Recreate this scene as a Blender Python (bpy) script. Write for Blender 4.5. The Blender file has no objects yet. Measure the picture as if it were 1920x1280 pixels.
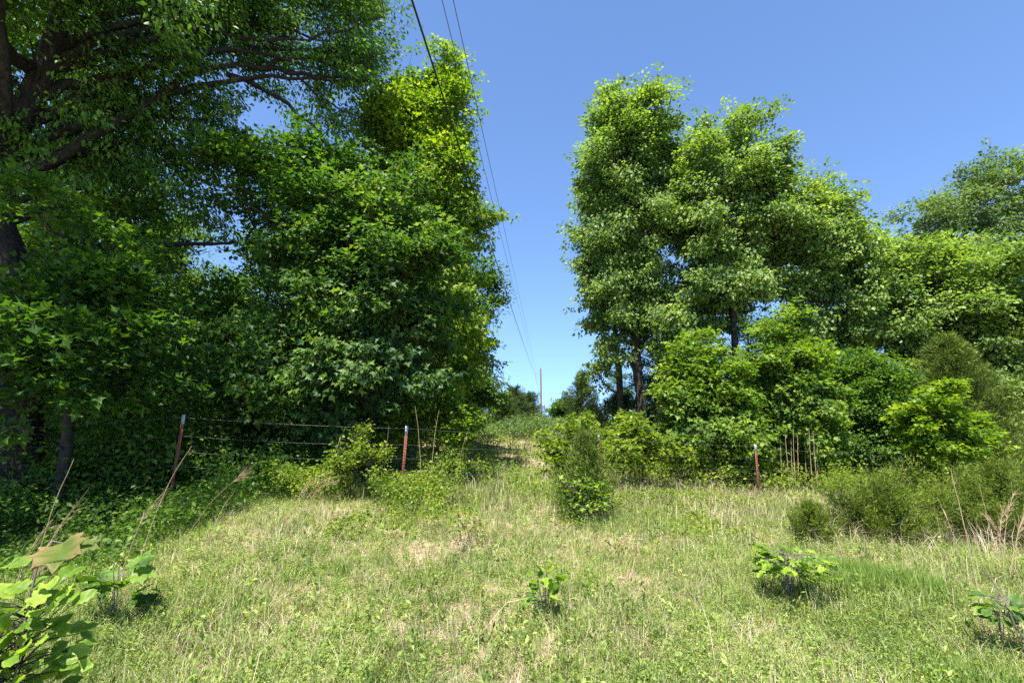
import bpy, math, numpy as np
from math import radians as rad
D = bpy.data
SC = bpy.context.scene
COL = SC.collection

# ------------------------------------------------------------------ camera
EYE = 1.7
PITCH = rad(9.4)
F = 907.0                     # focal length in pixels of a 1920 px wide picture
cam_d = D.cameras.new("camera")
cam_d.sensor_width = 36.0
cam_d.lens = F / 1920 * 36.0
cam_d.clip_start = 0.05
cam_d.clip_end = 3000
cam = D.objects.new("camera", cam_d)
cam.location = (0, 0, EYE)
cam.rotation_euler = (rad(90) + PITCH, 0, 0)
COL.objects.link(cam)
SC.camera = cam

# ------------------------------------------------------------------ light
SUNV = np.array([-0.13, -0.36, 1.0]); SUNV /= np.linalg.norm(SUNV)   # towards the sun
SUN_EL = math.asin(SUNV[2])
SUN_AZ = math.atan2(SUNV[0], SUNV[1])         # clockwise from +Y
w = D.worlds.new("World"); SC.world = w; w.use_nodes = True
nt = w.node_tree
bg = nt.nodes["Background"]
sky = nt.nodes.new("ShaderNodeTexSky")
sky.sky_type = 'NISHITA'
sky.sun_disc = False
sky.sun_elevation = SUN_EL
sky.sun_rotation = SUN_AZ
sky.altitude = 900
sky.air_density = 0.8
sky.dust_density = 0.1
sky.ozone_density = 3.0
# clear polarised sky: paler band kept near the horizon, a little deeper in the blue
wtc = nt.nodes.new("ShaderNodeTexCoord")
wvm = nt.nodes.new("ShaderNodeVectorMath"); wvm.operation = 'MULTIPLY_ADD'
wvm.inputs[1].default_value = (1, 1, 0.86); wvm.inputs[2].default_value = (0, 0, 0.12)
nt.links.new(wtc.outputs["Generated"], wvm.inputs[0])
wnm = nt.nodes.new("ShaderNodeVectorMath"); wnm.operation = 'NORMALIZE'
nt.links.new(wvm.outputs[0], wnm.inputs[0]); nt.links.new(wnm.outputs[0], sky.inputs[0])
wmx = nt.nodes.new("ShaderNodeMix"); wmx.data_type = 'RGBA'; wmx.blend_type = 'MULTIPLY'; wmx.inputs[0].default_value = 1
wmx.inputs[7].default_value = (0.85, 0.93, 1.0, 1)
nt.links.new(sky.outputs[0], wmx.inputs[6]); nt.links.new(wmx.outputs[2], bg.inputs[0])
bg.inputs[1].default_value = 0.125
sl = D.lights.new("sun", 'SUN'); sl.energy = 5.0; sl.angle = rad(0.5); sl.color = (1.0, 0.95, 0.86)
so = D.objects.new("sun", sl); COL.objects.link(so)
import mathutils
so.rotation_euler = mathutils.Vector(SUNV).to_track_quat('Z', 'Y').to_euler()
so.location = (-20, -20, 60)
SC.view_settings.view_transform = 'Standard'
SC.view_settings.look = 'None'
SC.view_settings.gamma = 1.0
SC.view_settings.exposure = 1.48
SC.render.engine = 'CYCLES'
cy = SC.cycles
cy.max_bounces = 6; cy.diffuse_bounces = 3; cy.glossy_bounces = 2; cy.transmission_bounces = 4; cy.transparent_max_bounces = 4
cy.caustics_reflective = False; cy.caustics_refractive = False
cy.use_denoising = False

# ------------------------------------------------------------------ helpers
CP, SP = math.cos(PITCH), math.sin(PITCH)
def P(px, py, Y):
    """the point on the view ray of photo pixel (px, py) at distance Y in front of the camera"""
    dx, dy = px - 960.0, 640.0 - py
    y = F * CP - dy * SP
    z = F * SP + dy * CP
    return np.array([dx / y * Y, Y, EYE + z / y * Y])

def sst(a, b, x):
    t = np.clip((x - a) / (b - a), 0, 1)
    return t * t * (3 - 2 * t)

def ground(x, y):
    x = np.asarray(x, float); y = np.asarray(y, float)
    s = sst(2.5, 12, y)
    z = -0.058 * (np.clip(x, -14, 15) - 1.5) * s
    z = z + 0.02 * s + 1.15 * sst(12, 42, y) - 3.0 * sst(48, 130, y)
    z = z + 0.14 * np.exp(-((x + .6) / 3.5) ** 2 - ((y - 11) / 3.0) ** 2)
    z = z - 0.38 * sst(4.4, 6.8, -x) * sst(4, 6.5, y) * (1 - sst(14, 22, y))
    z = z + 0.05 * np.sin(x * 0.9 + 1.3) * np.sin(y * 0.7 + 0.4) + 0.03 * np.sin(x * 2.1 + y * 1.3)
    z = z + 0.16 * np.exp(-((x + 3.4) ** 2 / 1.2 + (y - 6.6) ** 2 / 8))
    return z

def gz(x, y): return float(ground(x, y))

def vnoise(x, y, s, seed=0):
    """smooth value noise 0..1 on a 2-D lattice"""
    r = np.random.RandomState(seed).rand(64, 64)
    u, v = x / s, y / s
    i, j = np.floor(u).astype(int), np.floor(v).astype(int)
    a, b = u - i, v - j
    a = a * a * (3 - 2 * a); b = b * b * (3 - 2 * b)
    g = lambda p, q: r[p % 64, q % 64]
    return (g(i, j) * (1 - a) + g(i + 1, j) * a) * (1 - b) + (g(i, j + 1) * (1 - a) + g(i + 1, j + 1) * a) * b

def nrm(v): return v / np.maximum(np.linalg.norm(v, axis=-1, keepdims=True), 1e-9)

def tag(o, label=None, cat=None, group=None, kind=None):
    if label: o["label"] = label
    if cat: o["category"] = cat
    if group: o["group"] = group
    if kind: o["kind"] = kind
    return o

def empty(name, loc, label, cat, group=None):
    o = D.objects.new(name, None); COL.objects.link(o)
    o.location = tuple(float(c) for c in loc); o.empty_display_size = 0.3
    return tag(o, label, cat, group)

class MB:
    """collects faces (triangles and quads) and a per-vertex tint, and builds them as one mesh object"""
    def __init__(s): s.v = []; s.f3 = []; s.f4 = []; s.t = []; s.n = 0
    def add(s, v, f, tint=0.5):
        v = np.asarray(v, float).reshape(-1, 3); f = np.asarray(f, int)
        if len(v) == 0: return
        (s.f3 if f.shape[1] == 3 else s.f4).append(f + s.n)
        s.v.append(v); s.t.append(np.full(len(v), tint) if np.isscalar(tint) else np.asarray(tint, float))
        s.n += len(v)
    def build(s, name, mat, parent=None, origin=None, smooth=False):
        me = D.meshes.new(name)
        v = np.concatenate(s.v); t = np.concatenate(s.t)
        if parent is not None and origin is None: origin = np.array(parent.location)
        if origin is not None: v = v - np.asarray(origin, float)
        f3 = np.concatenate(s.f3) if s.f3 else np.zeros((0, 3), int)
        f4 = np.concatenate(s.f4) if s.f4 else np.zeros((0, 4), int)
        me.vertices.add(len(v)); me.vertices.foreach_set("co", v.astype(np.float32).ravel())
        nl = f3.size + f4.size
        me.loops.add(nl); me.loops.foreach_set("vertex_index", np.concatenate([f3.ravel(), f4.ravel()]).astype(np.int32))
        npoly = len(f3) + len(f4)
        me.polygons.add(npoly)
        st = np.concatenate([np.arange(len(f3)) * 3, f3.size + np.arange(len(f4)) * 4]).astype(np.int32)
        me.polygons.foreach_set("loop_start", st)
        me.update(calc_edges=True)
        if smooth: me.polygons.foreach_set("use_smooth", np.ones(npoly, bool))
        a = me.attributes.new("tint", 'FLOAT', 'POINT'); a.data.foreach_set("value", t.astype(np.float32))
        me.materials.append(mat)
        o = D.objects.new(name, me); COL.objects.link(o)
        if origin is not None and parent is None: o.location = tuple(float(c) for c in origin)
        if parent is not None: o.parent = parent
        return o

def tube(mb, pts, rads, k=8, tint=0.5, cap=True, wob=0.0, rs=None):
    pts = np.asarray(pts, float); n = len(pts)
    rads = np.full(n, rads) if np.isscalar(rads) else np.asarray(rads, float)
    tg = nrm(np.gradient(pts, axis=0))
    ref = np.array([0, 0, 1.0]) if abs(tg[0][2]) < 0.8 else np.array([1.0, 0, 0])
    V = []
    ang = np.arange(k) / k * 2 * math.pi
    for i in range(n):
        a = nrm(np.cross(tg[i], ref)); b = np.cross(tg[i], a); ref = -np.cross(tg[i], a) if False else ref
        r = rads[i] * (1 + (wob * (rs.rand(k) - 0.5) if rs is not None else 0))
        V.append(pts[i] + (np.cos(ang) * r)[:, None] * a + (np.sin(ang) * r)[:, None] * b)
    V = np.concatenate(V)
    q = []
    for i in range(n - 1):
        for j in range(k):
            j2 = (j + 1) % k
            q.append((i * k + j, i * k + j2, (i + 1) * k + j2, (i + 1) * k + j))
    mb.add(V, q, tint)
    if cap:
        V2 = np.concatenate([V[-k:], pts[-1:] + tg[-1] * rads[-1] * 0.4])
        mb.add(V2, [(j, (j + 1) % k, k) for j in range(k)], tint)

def twigs(mb, A, B, ra, rb, tint=0.5):
    """many thin straight three-sided twigs at once"""
    A = np.asarray(A, float); B = np.asarray(B, float); n = len(A)
    if n == 0: return
    d = nrm(B - A); ref = np.where(np.abs(d[:, 2:3]) < 0.9, np.array([[0, 0, 1.0]]), np.array([[1.0, 0, 0]]))
    a = nrm(np.cross(d, ref)); b = np.cross(d, a)
    V = np.zeros((n, 6, 3))
    for j in range(3):
        c, s = math.cos(j * 2.0944), math.sin(j * 2.0944)
        V[:, j] = A + (a * c + b * s) * np.reshape(ra, (-1, 1)); V[:, 3 + j] = B + (a * c + b * s) * np.reshape(rb, (-1, 1))
    q = np.array([(0, 1, 4, 3), (1, 2, 5, 4), (2, 0, 3, 5)])
    f = (np.arange(n)[:, None, None] * 6 + q[None]).reshape(-1, 4)
    mb.add(V.reshape(-1, 3), f, tint)

def spline(pts, step=0.35):
    pts = np.asarray(pts, float)
    if len(pts) == 2: pts = np.array([pts[0], (pts[0] + pts[1]) / 2, pts[1]])
    e = np.concatenate([[2 * pts[0] - pts[1]], pts, [2 * pts[-1] - pts[-2]]])
    out = []
    for i in range(1, len(e) - 2):
        p0, p1, p2, p3 = e[i - 1], e[i], e[i + 1], e[i + 2]
        m = max(2, int(np.linalg.norm(p2 - p1) / step))
        for t in np.arange(m) / m:
            out.append(0.5 * (2 * p1 + (p2 - p0) * t + (2 * p0 - 5 * p1 + 4 * p2 - p3) * t * t + (3 * p1 - p0 - 3 * p2 + p3) * t ** 3))
    out.append(e[-2])
    return np.array(out)

# leaf templates: x across, y along, z up, unit length
def tmpl(v, f): return np.array(v, float), np.array(f, int)
LEAF = {
    'rhomb': tmpl([(0, 0, 0), (-.30, .45, .10), (0, 1, -.08), (.30, .45, .10)], [(0, 2, 1), (0, 3, 2)]),
    'narrow': tmpl([(0, 0, 0), (-.14, .45, .05), (0, 1, -.12), (.14, .45, .05)], [(0, 2, 1), (0, 3, 2)]),
    'lobed': tmpl([(0, 0, 0), (-.56, .42, .12), (-.20, .52, .02), (0, 1, -.15), (.20, .52, .02), (.56, .42, .12)],
                  [(0, 2, 1), (0, 3, 2), (0, 4, 3), (0, 5, 4)]),
    'needle': tmpl([(-.055, 0, 0), (.055, 0, 0), (0, 1, .0)], [(0, 1, 2)]),
    'blade': tmpl([(-.5, 0, 0), (.5, 0, 0), (-.36, .5, 0), (.36, .5, 0), (0, 1, 0)], [(0, 1, 3), (0, 3, 2), (2, 3, 4)]),
}
def place_leaves(mb, kind, pos, axis, normal, size, tint, width=1.0):
    tv, tf = LEAF[kind]
    a = nrm(axis); nn = nrm(normal - (normal * a).sum(1, keepdims=True) * a); s = np.cross(a, nn)
    size = np.reshape(size, (-1, 1, 1)); width = np.reshape(width, (-1, 1, 1)) if not np.isscalar(width) else width
    V = pos[:, None] + size * (tv[None, :, 0:1] * width * s[:, None] + tv[None, :, 1:2] * a[:, None] + tv[None, :, 2:3] * nn[:, None])
    n, k = len(pos), len(tv)
    f = (np.arange(n)[:, None, None] * k + tf[None]).reshape(-1, 3)
    mb.add(V.reshape(-1, 3), f, np.repeat(tint, k))

def leaf_cloud(mb, rs, C, per, R, size, kind='rhomb', flat=0.5, up=1.0, spread=0.65, centre=None, droop=0.25, tint=None, width=1.0):
    """sprays of leaves: per leaves round each centre in C"""
    n = len(C)
    if n == 0: return
    idx = np.repeat(np.arange(n), per)
    R = np.broadcast_to(np.asarray(R, float), (n,))[idx][:, None]
    d = nrm(rs.randn(len(idx), 3)) * (rs.rand(len(idx), 1) ** 0.45)
    d[:, 2] *= flat
    pos = C[idx] + d * R
    out = d * np.array([1, 1, 0.4]) + rs.randn(len(idx), 3) * 0.35
    if centre is not None: out = out + nrm(C - centre)[idx] * 0.5
    out[:, 2] -= droop
    N = rs.randn(len(idx), 3) * spread; N[:, 2] += up
    if centre is not None: N = N + nrm(C - centre)[idx] * 0.35
    sz = size * (0.42 + 0.95 * rs.rand(len(idx)))
    if tint is None: tint = rs.rand(n)
    tn = np.clip(tint[idx] * 0.6 + rs.rand(len(idx)) * 0.4, 0, 1)
    place_leaves(mb, kind, pos, out, N, sz, tn, width)

# ------------------------------------------------------------------ materials
def new_mat(name):
    m = D.materials.new(name); m.use_nodes = True
    n = m.node_tree.nodes; n.clear()
    return m, n, m.node_tree.links

def ramp(n, stops):
    r = n.new("ShaderNodeValToRGB")
    while len(r.color_ramp.elements) < len(stops): r.color_ramp.elements.new(0.5)
    for e, (p, c) in zip(r.color_ramp.elements, stops): e.position = p; e.color = (*c, 1)
    return r

def leaf_mat(name, cols, trans=0.45, tcol=(1.35, 1.45, 0.45), rough=0.48, spec=0.28, nscale=0.6):
    m, n, L = new_mat(name)
    at = n.new("ShaderNodeAttribute"); at.attribute_name = "tint"
    tc = n.new("ShaderNodeTexCoord")
    no = n.new("ShaderNodeTexNoise"); no.inputs["Scale"].default_value = nscale; no.inputs["Detail"].default_value = 3
    L.new(tc.outputs["Object"], no.inputs["Vector"])
    ma = n.new("ShaderNodeMath"); ma.operation = 'MULTIPLY_ADD'; ma.inputs[1].default_value = 0.7; ma.inputs[2].default_value = -0.35
    L.new(no.outputs["Fac"], ma.inputs[0])
    ad = n.new("ShaderNodeMath"); ad.operation = 'ADD'; ad.use_clamp = True
    L.new(at.outputs["Fac"], ad.inputs[0]); L.new(ma.outputs[0], ad.inputs[1])
    k = len(cols)
    cols = [tuple(v * .72 for v in cols[0])] + list(cols[1:-1]) + [tuple(v * 1.22 for v in cols[-1])]
    r = ramp(n, [(0.08 + 0.84 * i / (k - 1), c) for i, c in enumerate(cols)])
    L.new(ad.outputs[0], r.inputs[0])
    b = n.new("ShaderNodeBsdfPrincipled"); b.inputs["Roughness"].default_value = rough
    b.inputs["Specular IOR Level"].default_value = spec
    L.new(r.outputs[0], b.inputs["Base Color"])
    mu = n.new("ShaderNodeMix"); mu.data_type = 'RGBA'; mu.blend_type = 'MULTIPLY'; mu.inputs[0].default_value = 1
    L.new(r.outputs[0], mu.inputs[6]); mu.inputs[7].default_value = (*tcol, 1)
    t = n.new("ShaderNodeBsdfTranslucent"); L.new(mu.outputs[2], t.inputs[0])
    mx = n.new("ShaderNodeMixShader"); mx.inputs[0].default_value = trans
    L.new(b.outputs[0], mx.inputs[1]); L.new(t.outputs[0], mx.inputs[2])
    o = n.new("ShaderNodeOutputMaterial"); L.new(mx.outputs[0], o.inputs[0])
    return m

def plain_mat(name, c1, c2, scale=8, rough=0.8, bump=0.3, spec=0.3, metal=0.0, stretch=(1, 1, 1), detail=6):
    m, n, L = new_mat(name)
    tc = n.new("ShaderNodeTexCoord"); mp = n.new("ShaderNodeMapping"); mp.inputs["Scale"].default_value = stretch
    L.new(tc.outputs["Object"], mp.inputs[0])
    no = n.new("ShaderNodeTexNoise"); no.inputs["Scale"].default_value = scale; no.inputs["Detail"].default_value = detail
    no.inputs["Roughness"].default_value = 0.65
    L.new(mp.outputs[0], no.inputs["Vector"])
    r = ramp(n, [(0.32, c1), (0.68, c2)]); L.new(no.outputs["Fac"], r.inputs[0])
    b = n.new("ShaderNodeBsdfPrincipled"); b.inputs["Roughness"].default_value = rough; b.inputs["Metallic"].default_value = metal
    b.inputs["Specular IOR Level"].default_value = spec
    L.new(r.outputs[0], b.inputs["Base Color"])
    bp = n.new("ShaderNodeBump"); bp.inputs["Strength"].default_value = bump; bp.inputs["Distance"].default_value = 0.03
    L.new(no.outputs["Fac"], bp.inputs["Height"]); L.new(bp.outputs[0], b.inputs["Normal"])
    o = n.new("ShaderNodeOutputMaterial"); L.new(b.outputs[0], o.inputs[0])
    return m

M = {}
M['oak_leaf'] = leaf_mat("oak leaf", [(0.057, 0.123, 0.018), (0.089, 0.186, 0.026), (0.152, 0.259, 0.030)], trans=0.42)
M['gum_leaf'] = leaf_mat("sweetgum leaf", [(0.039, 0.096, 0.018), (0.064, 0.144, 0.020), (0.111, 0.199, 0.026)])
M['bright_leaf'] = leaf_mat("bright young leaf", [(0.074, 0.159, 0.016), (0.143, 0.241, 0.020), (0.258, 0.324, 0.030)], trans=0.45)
M['shade_maple'] = leaf_mat("maple leaf, deep green", [(0.032, 0.082, 0.021), (0.058, 0.131, 0.030), (0.159, 0.228, 0.042)])  # maple leaf colour darkened for shade, lit clusters in its brightest tone
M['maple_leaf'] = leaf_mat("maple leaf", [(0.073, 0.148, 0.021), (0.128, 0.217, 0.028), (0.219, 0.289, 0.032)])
M['right_leaf'] = leaf_mat("black oak leaf", [(0.093, 0.167, 0.045), (0.157, 0.241, 0.055), (0.252, 0.325, 0.075)], rough=0.46, spec=0.32)
M['far_leaf'] = leaf_mat("far tree leaf", [(0.074, 0.130, 0.051), (0.113, 0.179, 0.061), (0.172, 0.227, 0.071)])
M['wood_leaf'] = leaf_mat("woodland leaf", [(0.043, 0.097, 0.020), (0.072, 0.145, 0.026), (0.130, 0.207, 0.030)])
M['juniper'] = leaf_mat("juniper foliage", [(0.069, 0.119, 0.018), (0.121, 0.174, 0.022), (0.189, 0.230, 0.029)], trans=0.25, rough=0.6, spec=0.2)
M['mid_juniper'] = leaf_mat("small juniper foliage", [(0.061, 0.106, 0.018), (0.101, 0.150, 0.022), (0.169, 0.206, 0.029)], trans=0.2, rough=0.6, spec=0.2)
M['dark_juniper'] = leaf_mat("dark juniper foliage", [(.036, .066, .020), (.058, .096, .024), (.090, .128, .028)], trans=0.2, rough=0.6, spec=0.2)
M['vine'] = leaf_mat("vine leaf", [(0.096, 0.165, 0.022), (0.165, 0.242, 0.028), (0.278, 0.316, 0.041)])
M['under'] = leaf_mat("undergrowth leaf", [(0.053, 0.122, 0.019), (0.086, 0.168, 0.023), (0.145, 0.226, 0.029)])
M['forb'] = leaf_mat("field forb leaf", [(0.138, 0.222, 0.046), (0.217, 0.303, 0.072), (0.325, 0.384, 0.117)], nscale=0.9)
#G
M['grass'] = leaf_mat("green grass", [(0.131, 0.194, 0.041), (0.201, 0.265, 0.067), (0.311, 0.347, 0.117)], trans=0.35, tcol=(1.1, 1.15, .6), nscale=0.8)
M['lush'] = leaf_mat("lush grass", [(.11, .20, .035), (.17, .27, .045), (.24, .34, .06)], trans=0.35, tcol=(1.1, 1.15, .6))
M['dry'] = leaf_mat("dry grass", [(.25, .185, .125), (.37, .295, .195), (.50, .43, .31)], trans=0.25, tcol=(1, .95, .8), rough=0.6)
M['stalk'] = plain_mat("dry stalk", (.34, .23, .13), (.52, .40, .24), 12, 0.6, 0.1)
M['bark'] = plain_mat("bark", (.020, .017, .014), (.085, .072, .058), 9, 0.9, 1.0, stretch=(1, 1, .25))
M['shade_bark'] = plain_mat("old oak bark", (.010, .008, .007), (.050, .042, .034), 14, 0.95, 1.0, stretch=(1, 1, .25))  # bark colour darkened to stand for the shade of the leaves above
M['bark_pale'] = plain_mat("pale bark", (.05, .042, .034), (.16, .135, .11), 9, 0.9, 0.8, stretch=(1, 1, .25))
M['twig'] = plain_mat("grey twig", (.12, .10, .08), (.26, .22, .18), 14, 0.85, 0.2)
M['pole'] = plain_mat("weathered pole wood", (.13, .105, .085), (.24, .20, .17), 6, 0.85, 0.3, stretch=(4, 4, .3))
M['wire_dark'] = plain_mat("cable sheath", (.018, .018, .02), (.03, .03, .032), 5, 0.5, 0)
M['wire_thin'] = plain_mat("bare conductor", (.16, .16, .17), (.24, .24, .25), 5, 0.45, 0, metal=0.6)
M['fence_wire'] = plain_mat("galvanised wire", (.13, .12, .11), (.27, .26, .25), 20, 0.45, 0, metal=0.5)
M['rust'] = plain_mat("rust red post paint", (.13, .045, .030), (.25, .088, .055), 22, 0.7, 0.3)
M['white_paint'] = plain_mat("white post paint", (.28, .29, .31), (.50, .51, .53), 26, 0.5, 0.1)
M['yellow'] = leaf_mat("yellow floret", [(.5, .36, .02), (.6, .45, .03), (.7, .55, .05)], trans=0.3)

def ground_mat():
    m, n, L = new_mat("field ground")
    tc = n.new("ShaderNodeTexCoord")
    def noise(s, d, r=.6):
        q = n.new("ShaderNodeTexNoise"); q.inputs["Scale"].default_value = s; q.inputs["Detail"].default_value = d; q.inputs["Roughness"].default_value = r
        L.new(tc.outputs["Object"], q.inputs["Vector"]); return q
    a = noise(40, 8, .75); b = noise(1.1, 5); c = noise(9, 6)
    r1 = ramp(n, [(.30, (.13, .085, .05)), (.48, (.30, .22, .135)), (.66, (.50, .41, .28))]); L.new(a.outputs["Fac"], r1.inputs[0])
    r2 = ramp(n, [(.35, (.06, .10, .025)), (.65, (.16, .20, .06))]); L.new(a.outputs["Fac"], r2.inputs[0])
    s = n.new("ShaderNodeMath"); s.operation = 'ADD'; L.new(b.outputs["Fac"], s.inputs[0]); L.new(c.outputs["Fac"], s.inputs[1])
    r3 = ramp(n, [(.46, (0, 0, 0)), (.56, (1, 1, 1))])
    h = n.new("ShaderNodeMath"); h.operation = 'MULTIPLY'; h.inputs[1].default_value = .5; L.new(s.outputs[0], h.inputs[0]); L.new(h.outputs[0], r3.inputs[0])
    mx = n.new("ShaderNodeMix"); mx.data_type = 'RGBA'; L.new(r3.outputs[0], mx.inputs[0]); L.new(r1.outputs[0], mx.inputs[6]); L.new(r2.outputs[0], mx.inputs[7])
    # reddish bare soil patches
    e = noise(.8, 4); r4 = ramp(n, [(.60, (0, 0, 0)), (.68, (1, 1, 1))]); L.new(e.outputs["Fac"], r4.inputs[0])
    m2 = n.new("ShaderNodeMix"); m2.data_type = 'RGBA'; L.new(r4.outputs[0], m2.inputs[0]); L.new(mx.outputs[2], m2.inputs[6]); m2.inputs[7].default_value = (.32, .19, .12, 1)
    bs = n.new("ShaderNodeBsdfPrincipled"); bs.inputs["Roughness"].default_value = .95; bs.inputs["Specular IOR Level"].default_value = .1
    L.new(m2.outputs[2], bs.inputs["Base Color"])
    bp = n.new("ShaderNodeBump"); bp.inputs["Strength"].default_value = .8; bp.inputs["Distance"].default_value = .02
    L.new(a.outputs["Fac"], bp.inputs["Height"]); L.new(bp.outputs[0], bs.inputs["Normal"])
    o = n.new("ShaderNodeOutputMaterial"); L.new(bs.outputs[0], o.inputs[0])
    return m
M['ground'] = ground_mat()

# ------------------------------------------------------------------ terrain
def build_ground():
    t = np.linspace(-1, 1, 281)
    xs = 30 * t + 1170 * np.sign(t) * np.abs(t) ** 7
    t = np.linspace(0, 1, 321)
    ys = -40 + 90 * t + 1500 * t ** 8
    X, Y = np.meshgrid(xs, ys)
    Z = ground(X, Y)
    V = np.stack([X, Y, Z], -1).reshape(-1, 3)
    w_ = len(xs); i = np.arange((len(ys) - 1) * w_).reshape(len(ys) - 1, w_)[:, :-1].ravel()
    f = np.stack([i, i + 1, i + w_ + 1, i + w_], 1)
    mb = MB(); mb.add(V, f)
    o = mb.build("ground", M['ground'], smooth=True)
    tag(o, kind="structure")
build_ground()

# ------------------------------------------------------------------ broadleaf trees
def blob_pts(rs, b, n, shell=0.55):
    """random points in a crown lobe; b = centre(3), radii(3)"""
    c, r = b
    d = nrm(rs.randn(n, 3)) * (rs.rand(n, 1) ** shell)
    return c + d * r

def B(px, py, rx, ry, Y, depth=None):
    """crown lobe seen round a photo pixel, standing at distance Y"""
    s = Y / F
    return (P(px, py, Y), np.array([rx * s, depth if depth else rx * s, ry * s]))

SKY_HOLES = ((490, 222, 42, 30, 1.), (400, 480, 60, 30, .8), (470, 540, 50, 30, .8), (350, 500, 40, 30, .7), (1555, 565, 60, 16, .7), (1440, 575, 50, 20, .6), (1365, 590, 22, 20, .7), (1660, 655, 30, 16, .7), (1500, 500, 30, 14, .5))
def tree(name, label, cat, trunk, r0, blobs, leaf='rhomb', size=0.11, mat='gum_leaf', bark='bark', group=None, seed=1,
         dens=1.0, bough_r=0.75, spray_r=0.34, per=26, limbs=(), flat=0.45, tip_r=0.02, up=1.0, spread=0.5, width=1.0,
         shell=0.30, nlimb=2, droop=.25, weights=None, holes=()):
    rs = np.random.RandomState(seed)
    trunk = np.asarray(trunk, float)
    base = trunk[0].copy()
    root = empty(name, base, label, cat, group)
    wood = MB()
    top = max(b[0][2] + .3 * b[1][2] for b in blobs)
    if trunk[-1][2] > top: trunk[1:, 2] = base[2] + (trunk[1:, 2] - base[2]) * (top - base[2]) / (trunk[-1][2] - base[2])
    tp = spline(trunk, 0.5)
    u = np.linspace(0, 1, len(tp))
    tr = r0 * (1 - u) ** 0.8 + tip_r * u
    tr[0] *= 1.35; tp[0][2] -= 0.15
    tp[1:-1] += rs.randn(len(tp) - 2, 3) * 0.02
    tube(wood, tp, tr, 10, 0.5, wob=0.12, rs=rs)
    nodes = [tp]; nr = [tr]
    for lp, lr in limbs:
        q = spline(lp, 0.3); q[1:-1] += rs.randn(len(q) - 2, 3) * 0.03 + np.cumsum(rs.randn(len(q) - 2, 3) * .02, 0)
        rr = np.linspace(lr, lr * 0.25, len(q)); tube(wood, q, rr, 7, wob=.15, rs=rs); nodes.append(q); nr.append(rr)
    # boughs inside every lobe, joined to the trunk by limbs
    allS = []; allC = []
    for bi, b in enumerate(blobs):
        c, r = b[0], b[1]
        vol = r[0] * r[2] * math.pi
        k = weights[bi] if weights else 1.0
        nb = max(3, int(dens * k * vol / (bough_r ** 2) * 2.15))
        # limbs
        for _ in range(nlimb):
            t = blob_pts(rs, (c, r * 0.6), 1)[0]
            hd = np.linalg.norm(tp[:, :2] - t[:2], axis=1)
            want = t[2] - 0.6 * hd
            cand = np.argmin(np.abs(tp[:, 2] - want) + 0.15 * hd)
            s0 = tp[cand]; rr0 = min(tr[cand] * 0.6, 0.02 + 0.028 * np.linalg.norm(t - s0))
            mid = (s0 + t) / 2 + np.array([0, 0, 0.12 * np.linalg.norm(t - s0)]) + rs.randn(3) * 0.15
            q = spline([s0, mid, t], 0.35); q[1:-1] += rs.randn(len(q) - 2, 3) * 0.03
            rr = np.linspace(rr0, 0.015, len(q)); tube(wood, q, rr, 5); nodes.append(q); nr.append(rr)
        bo = blob_pts(rs, (c, r), nb, shell)
        bo += (bo - c) * (rs.rand(nb, 1) < .24) * rs.uniform(.1, .45, (nb, 1)) + rs.randn(nb, 3) * .12 * bough_r
        ns = 13
        asp = np.where(rs.rand(nb, 1) < .3, np.array([[.24, .24, .58]]), np.array([[.42, .42, .25]]))
        S = np.repeat(bo, ns, 0) + rs.randn(nb * ns, 3) * asp.repeat(ns, 0) * bough_r * rs.uniform(.6, 1.35, (nb, 1)).repeat(ns, 0)
        allS.append(S); allC.append(np.repeat(bo, ns, 0))
    S = np.concatenate(allS); Bo = np.concatenate(allC)
    g = ground(S[:, 0], S[:, 1]); keep = S[:, 2] > g + 0.15; S, Bo = S[keep], Bo[keep]
    for (hx, hy, ax_, ay_, pr) in tuple(holes) + SKY_HOLES:      # gaps in the crown
        dyv = F * CP * 0 + (S[:, 2] - EYE) * CP - S[:, 1] * SP; dp = S[:, 1] * CP + (S[:, 2] - EYE) * SP
        qx = 960 + F * S[:, 0] / dp; qy = 640 - F * dyv / dp
        keep2 = ((((qx - hx) / ax_) ** 2 + ((qy - hy) / ay_) ** 2) > 1) | (rs.rand(len(S)) > pr)
        keep = np.zeros(len(S), bool); keep[:] = keep2; S, Bo = S[keep], Bo[keep]
    N = np.concatenate(nodes); NR = np.concatenate(nr)
    post = (np.abs(S[:, 0] / S[:, 1] + 5.64 / 8.5) < .06) & (S[:, 1] < 8.9) & (S[:, 2] < 2.3)
    S, Bo = S[~post], Bo[~post]
    ub = np.unique(Bo, axis=0)
    near = np.array([np.argmin(((N - p) ** 2).sum(1) + 0.8 * np.maximum(0, N[:, 2] - p[2]) ** 2) for p in ub])
    A = N[near]
    midp = (A + ub) / 2 + np.array([0, 0, .1]) + rs.randn(len(ub), 3) * 0.12
    L = np.linalg.norm(ub - A, axis=1)
    r1 = np.minimum(NR[near] * .7, 0.008 + 0.012 * L)
    twigs(wood, A, midp, r1, r1 * .6); twigs(wood, midp, ub, r1 * .6, .006)
    sub = rs.rand(len(S)) < 0.5
    twigs(wood, Bo[sub], S[sub], .007, .003)
    wood.build("trunk", M[bark], root)
    crown = MB()
    leaf_cloud(crown, rs, S, per, spray_r * (.7 + .6 * rs.rand(len(S))), size, leaf, flat, up, spread, centre=blobs[0][0] * [1, 1, 0] + [0, 0, blobs[0][0][2] - 2], width=width, droop=droop)
    crown.build("crown", M[mat], root)
    return root

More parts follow.
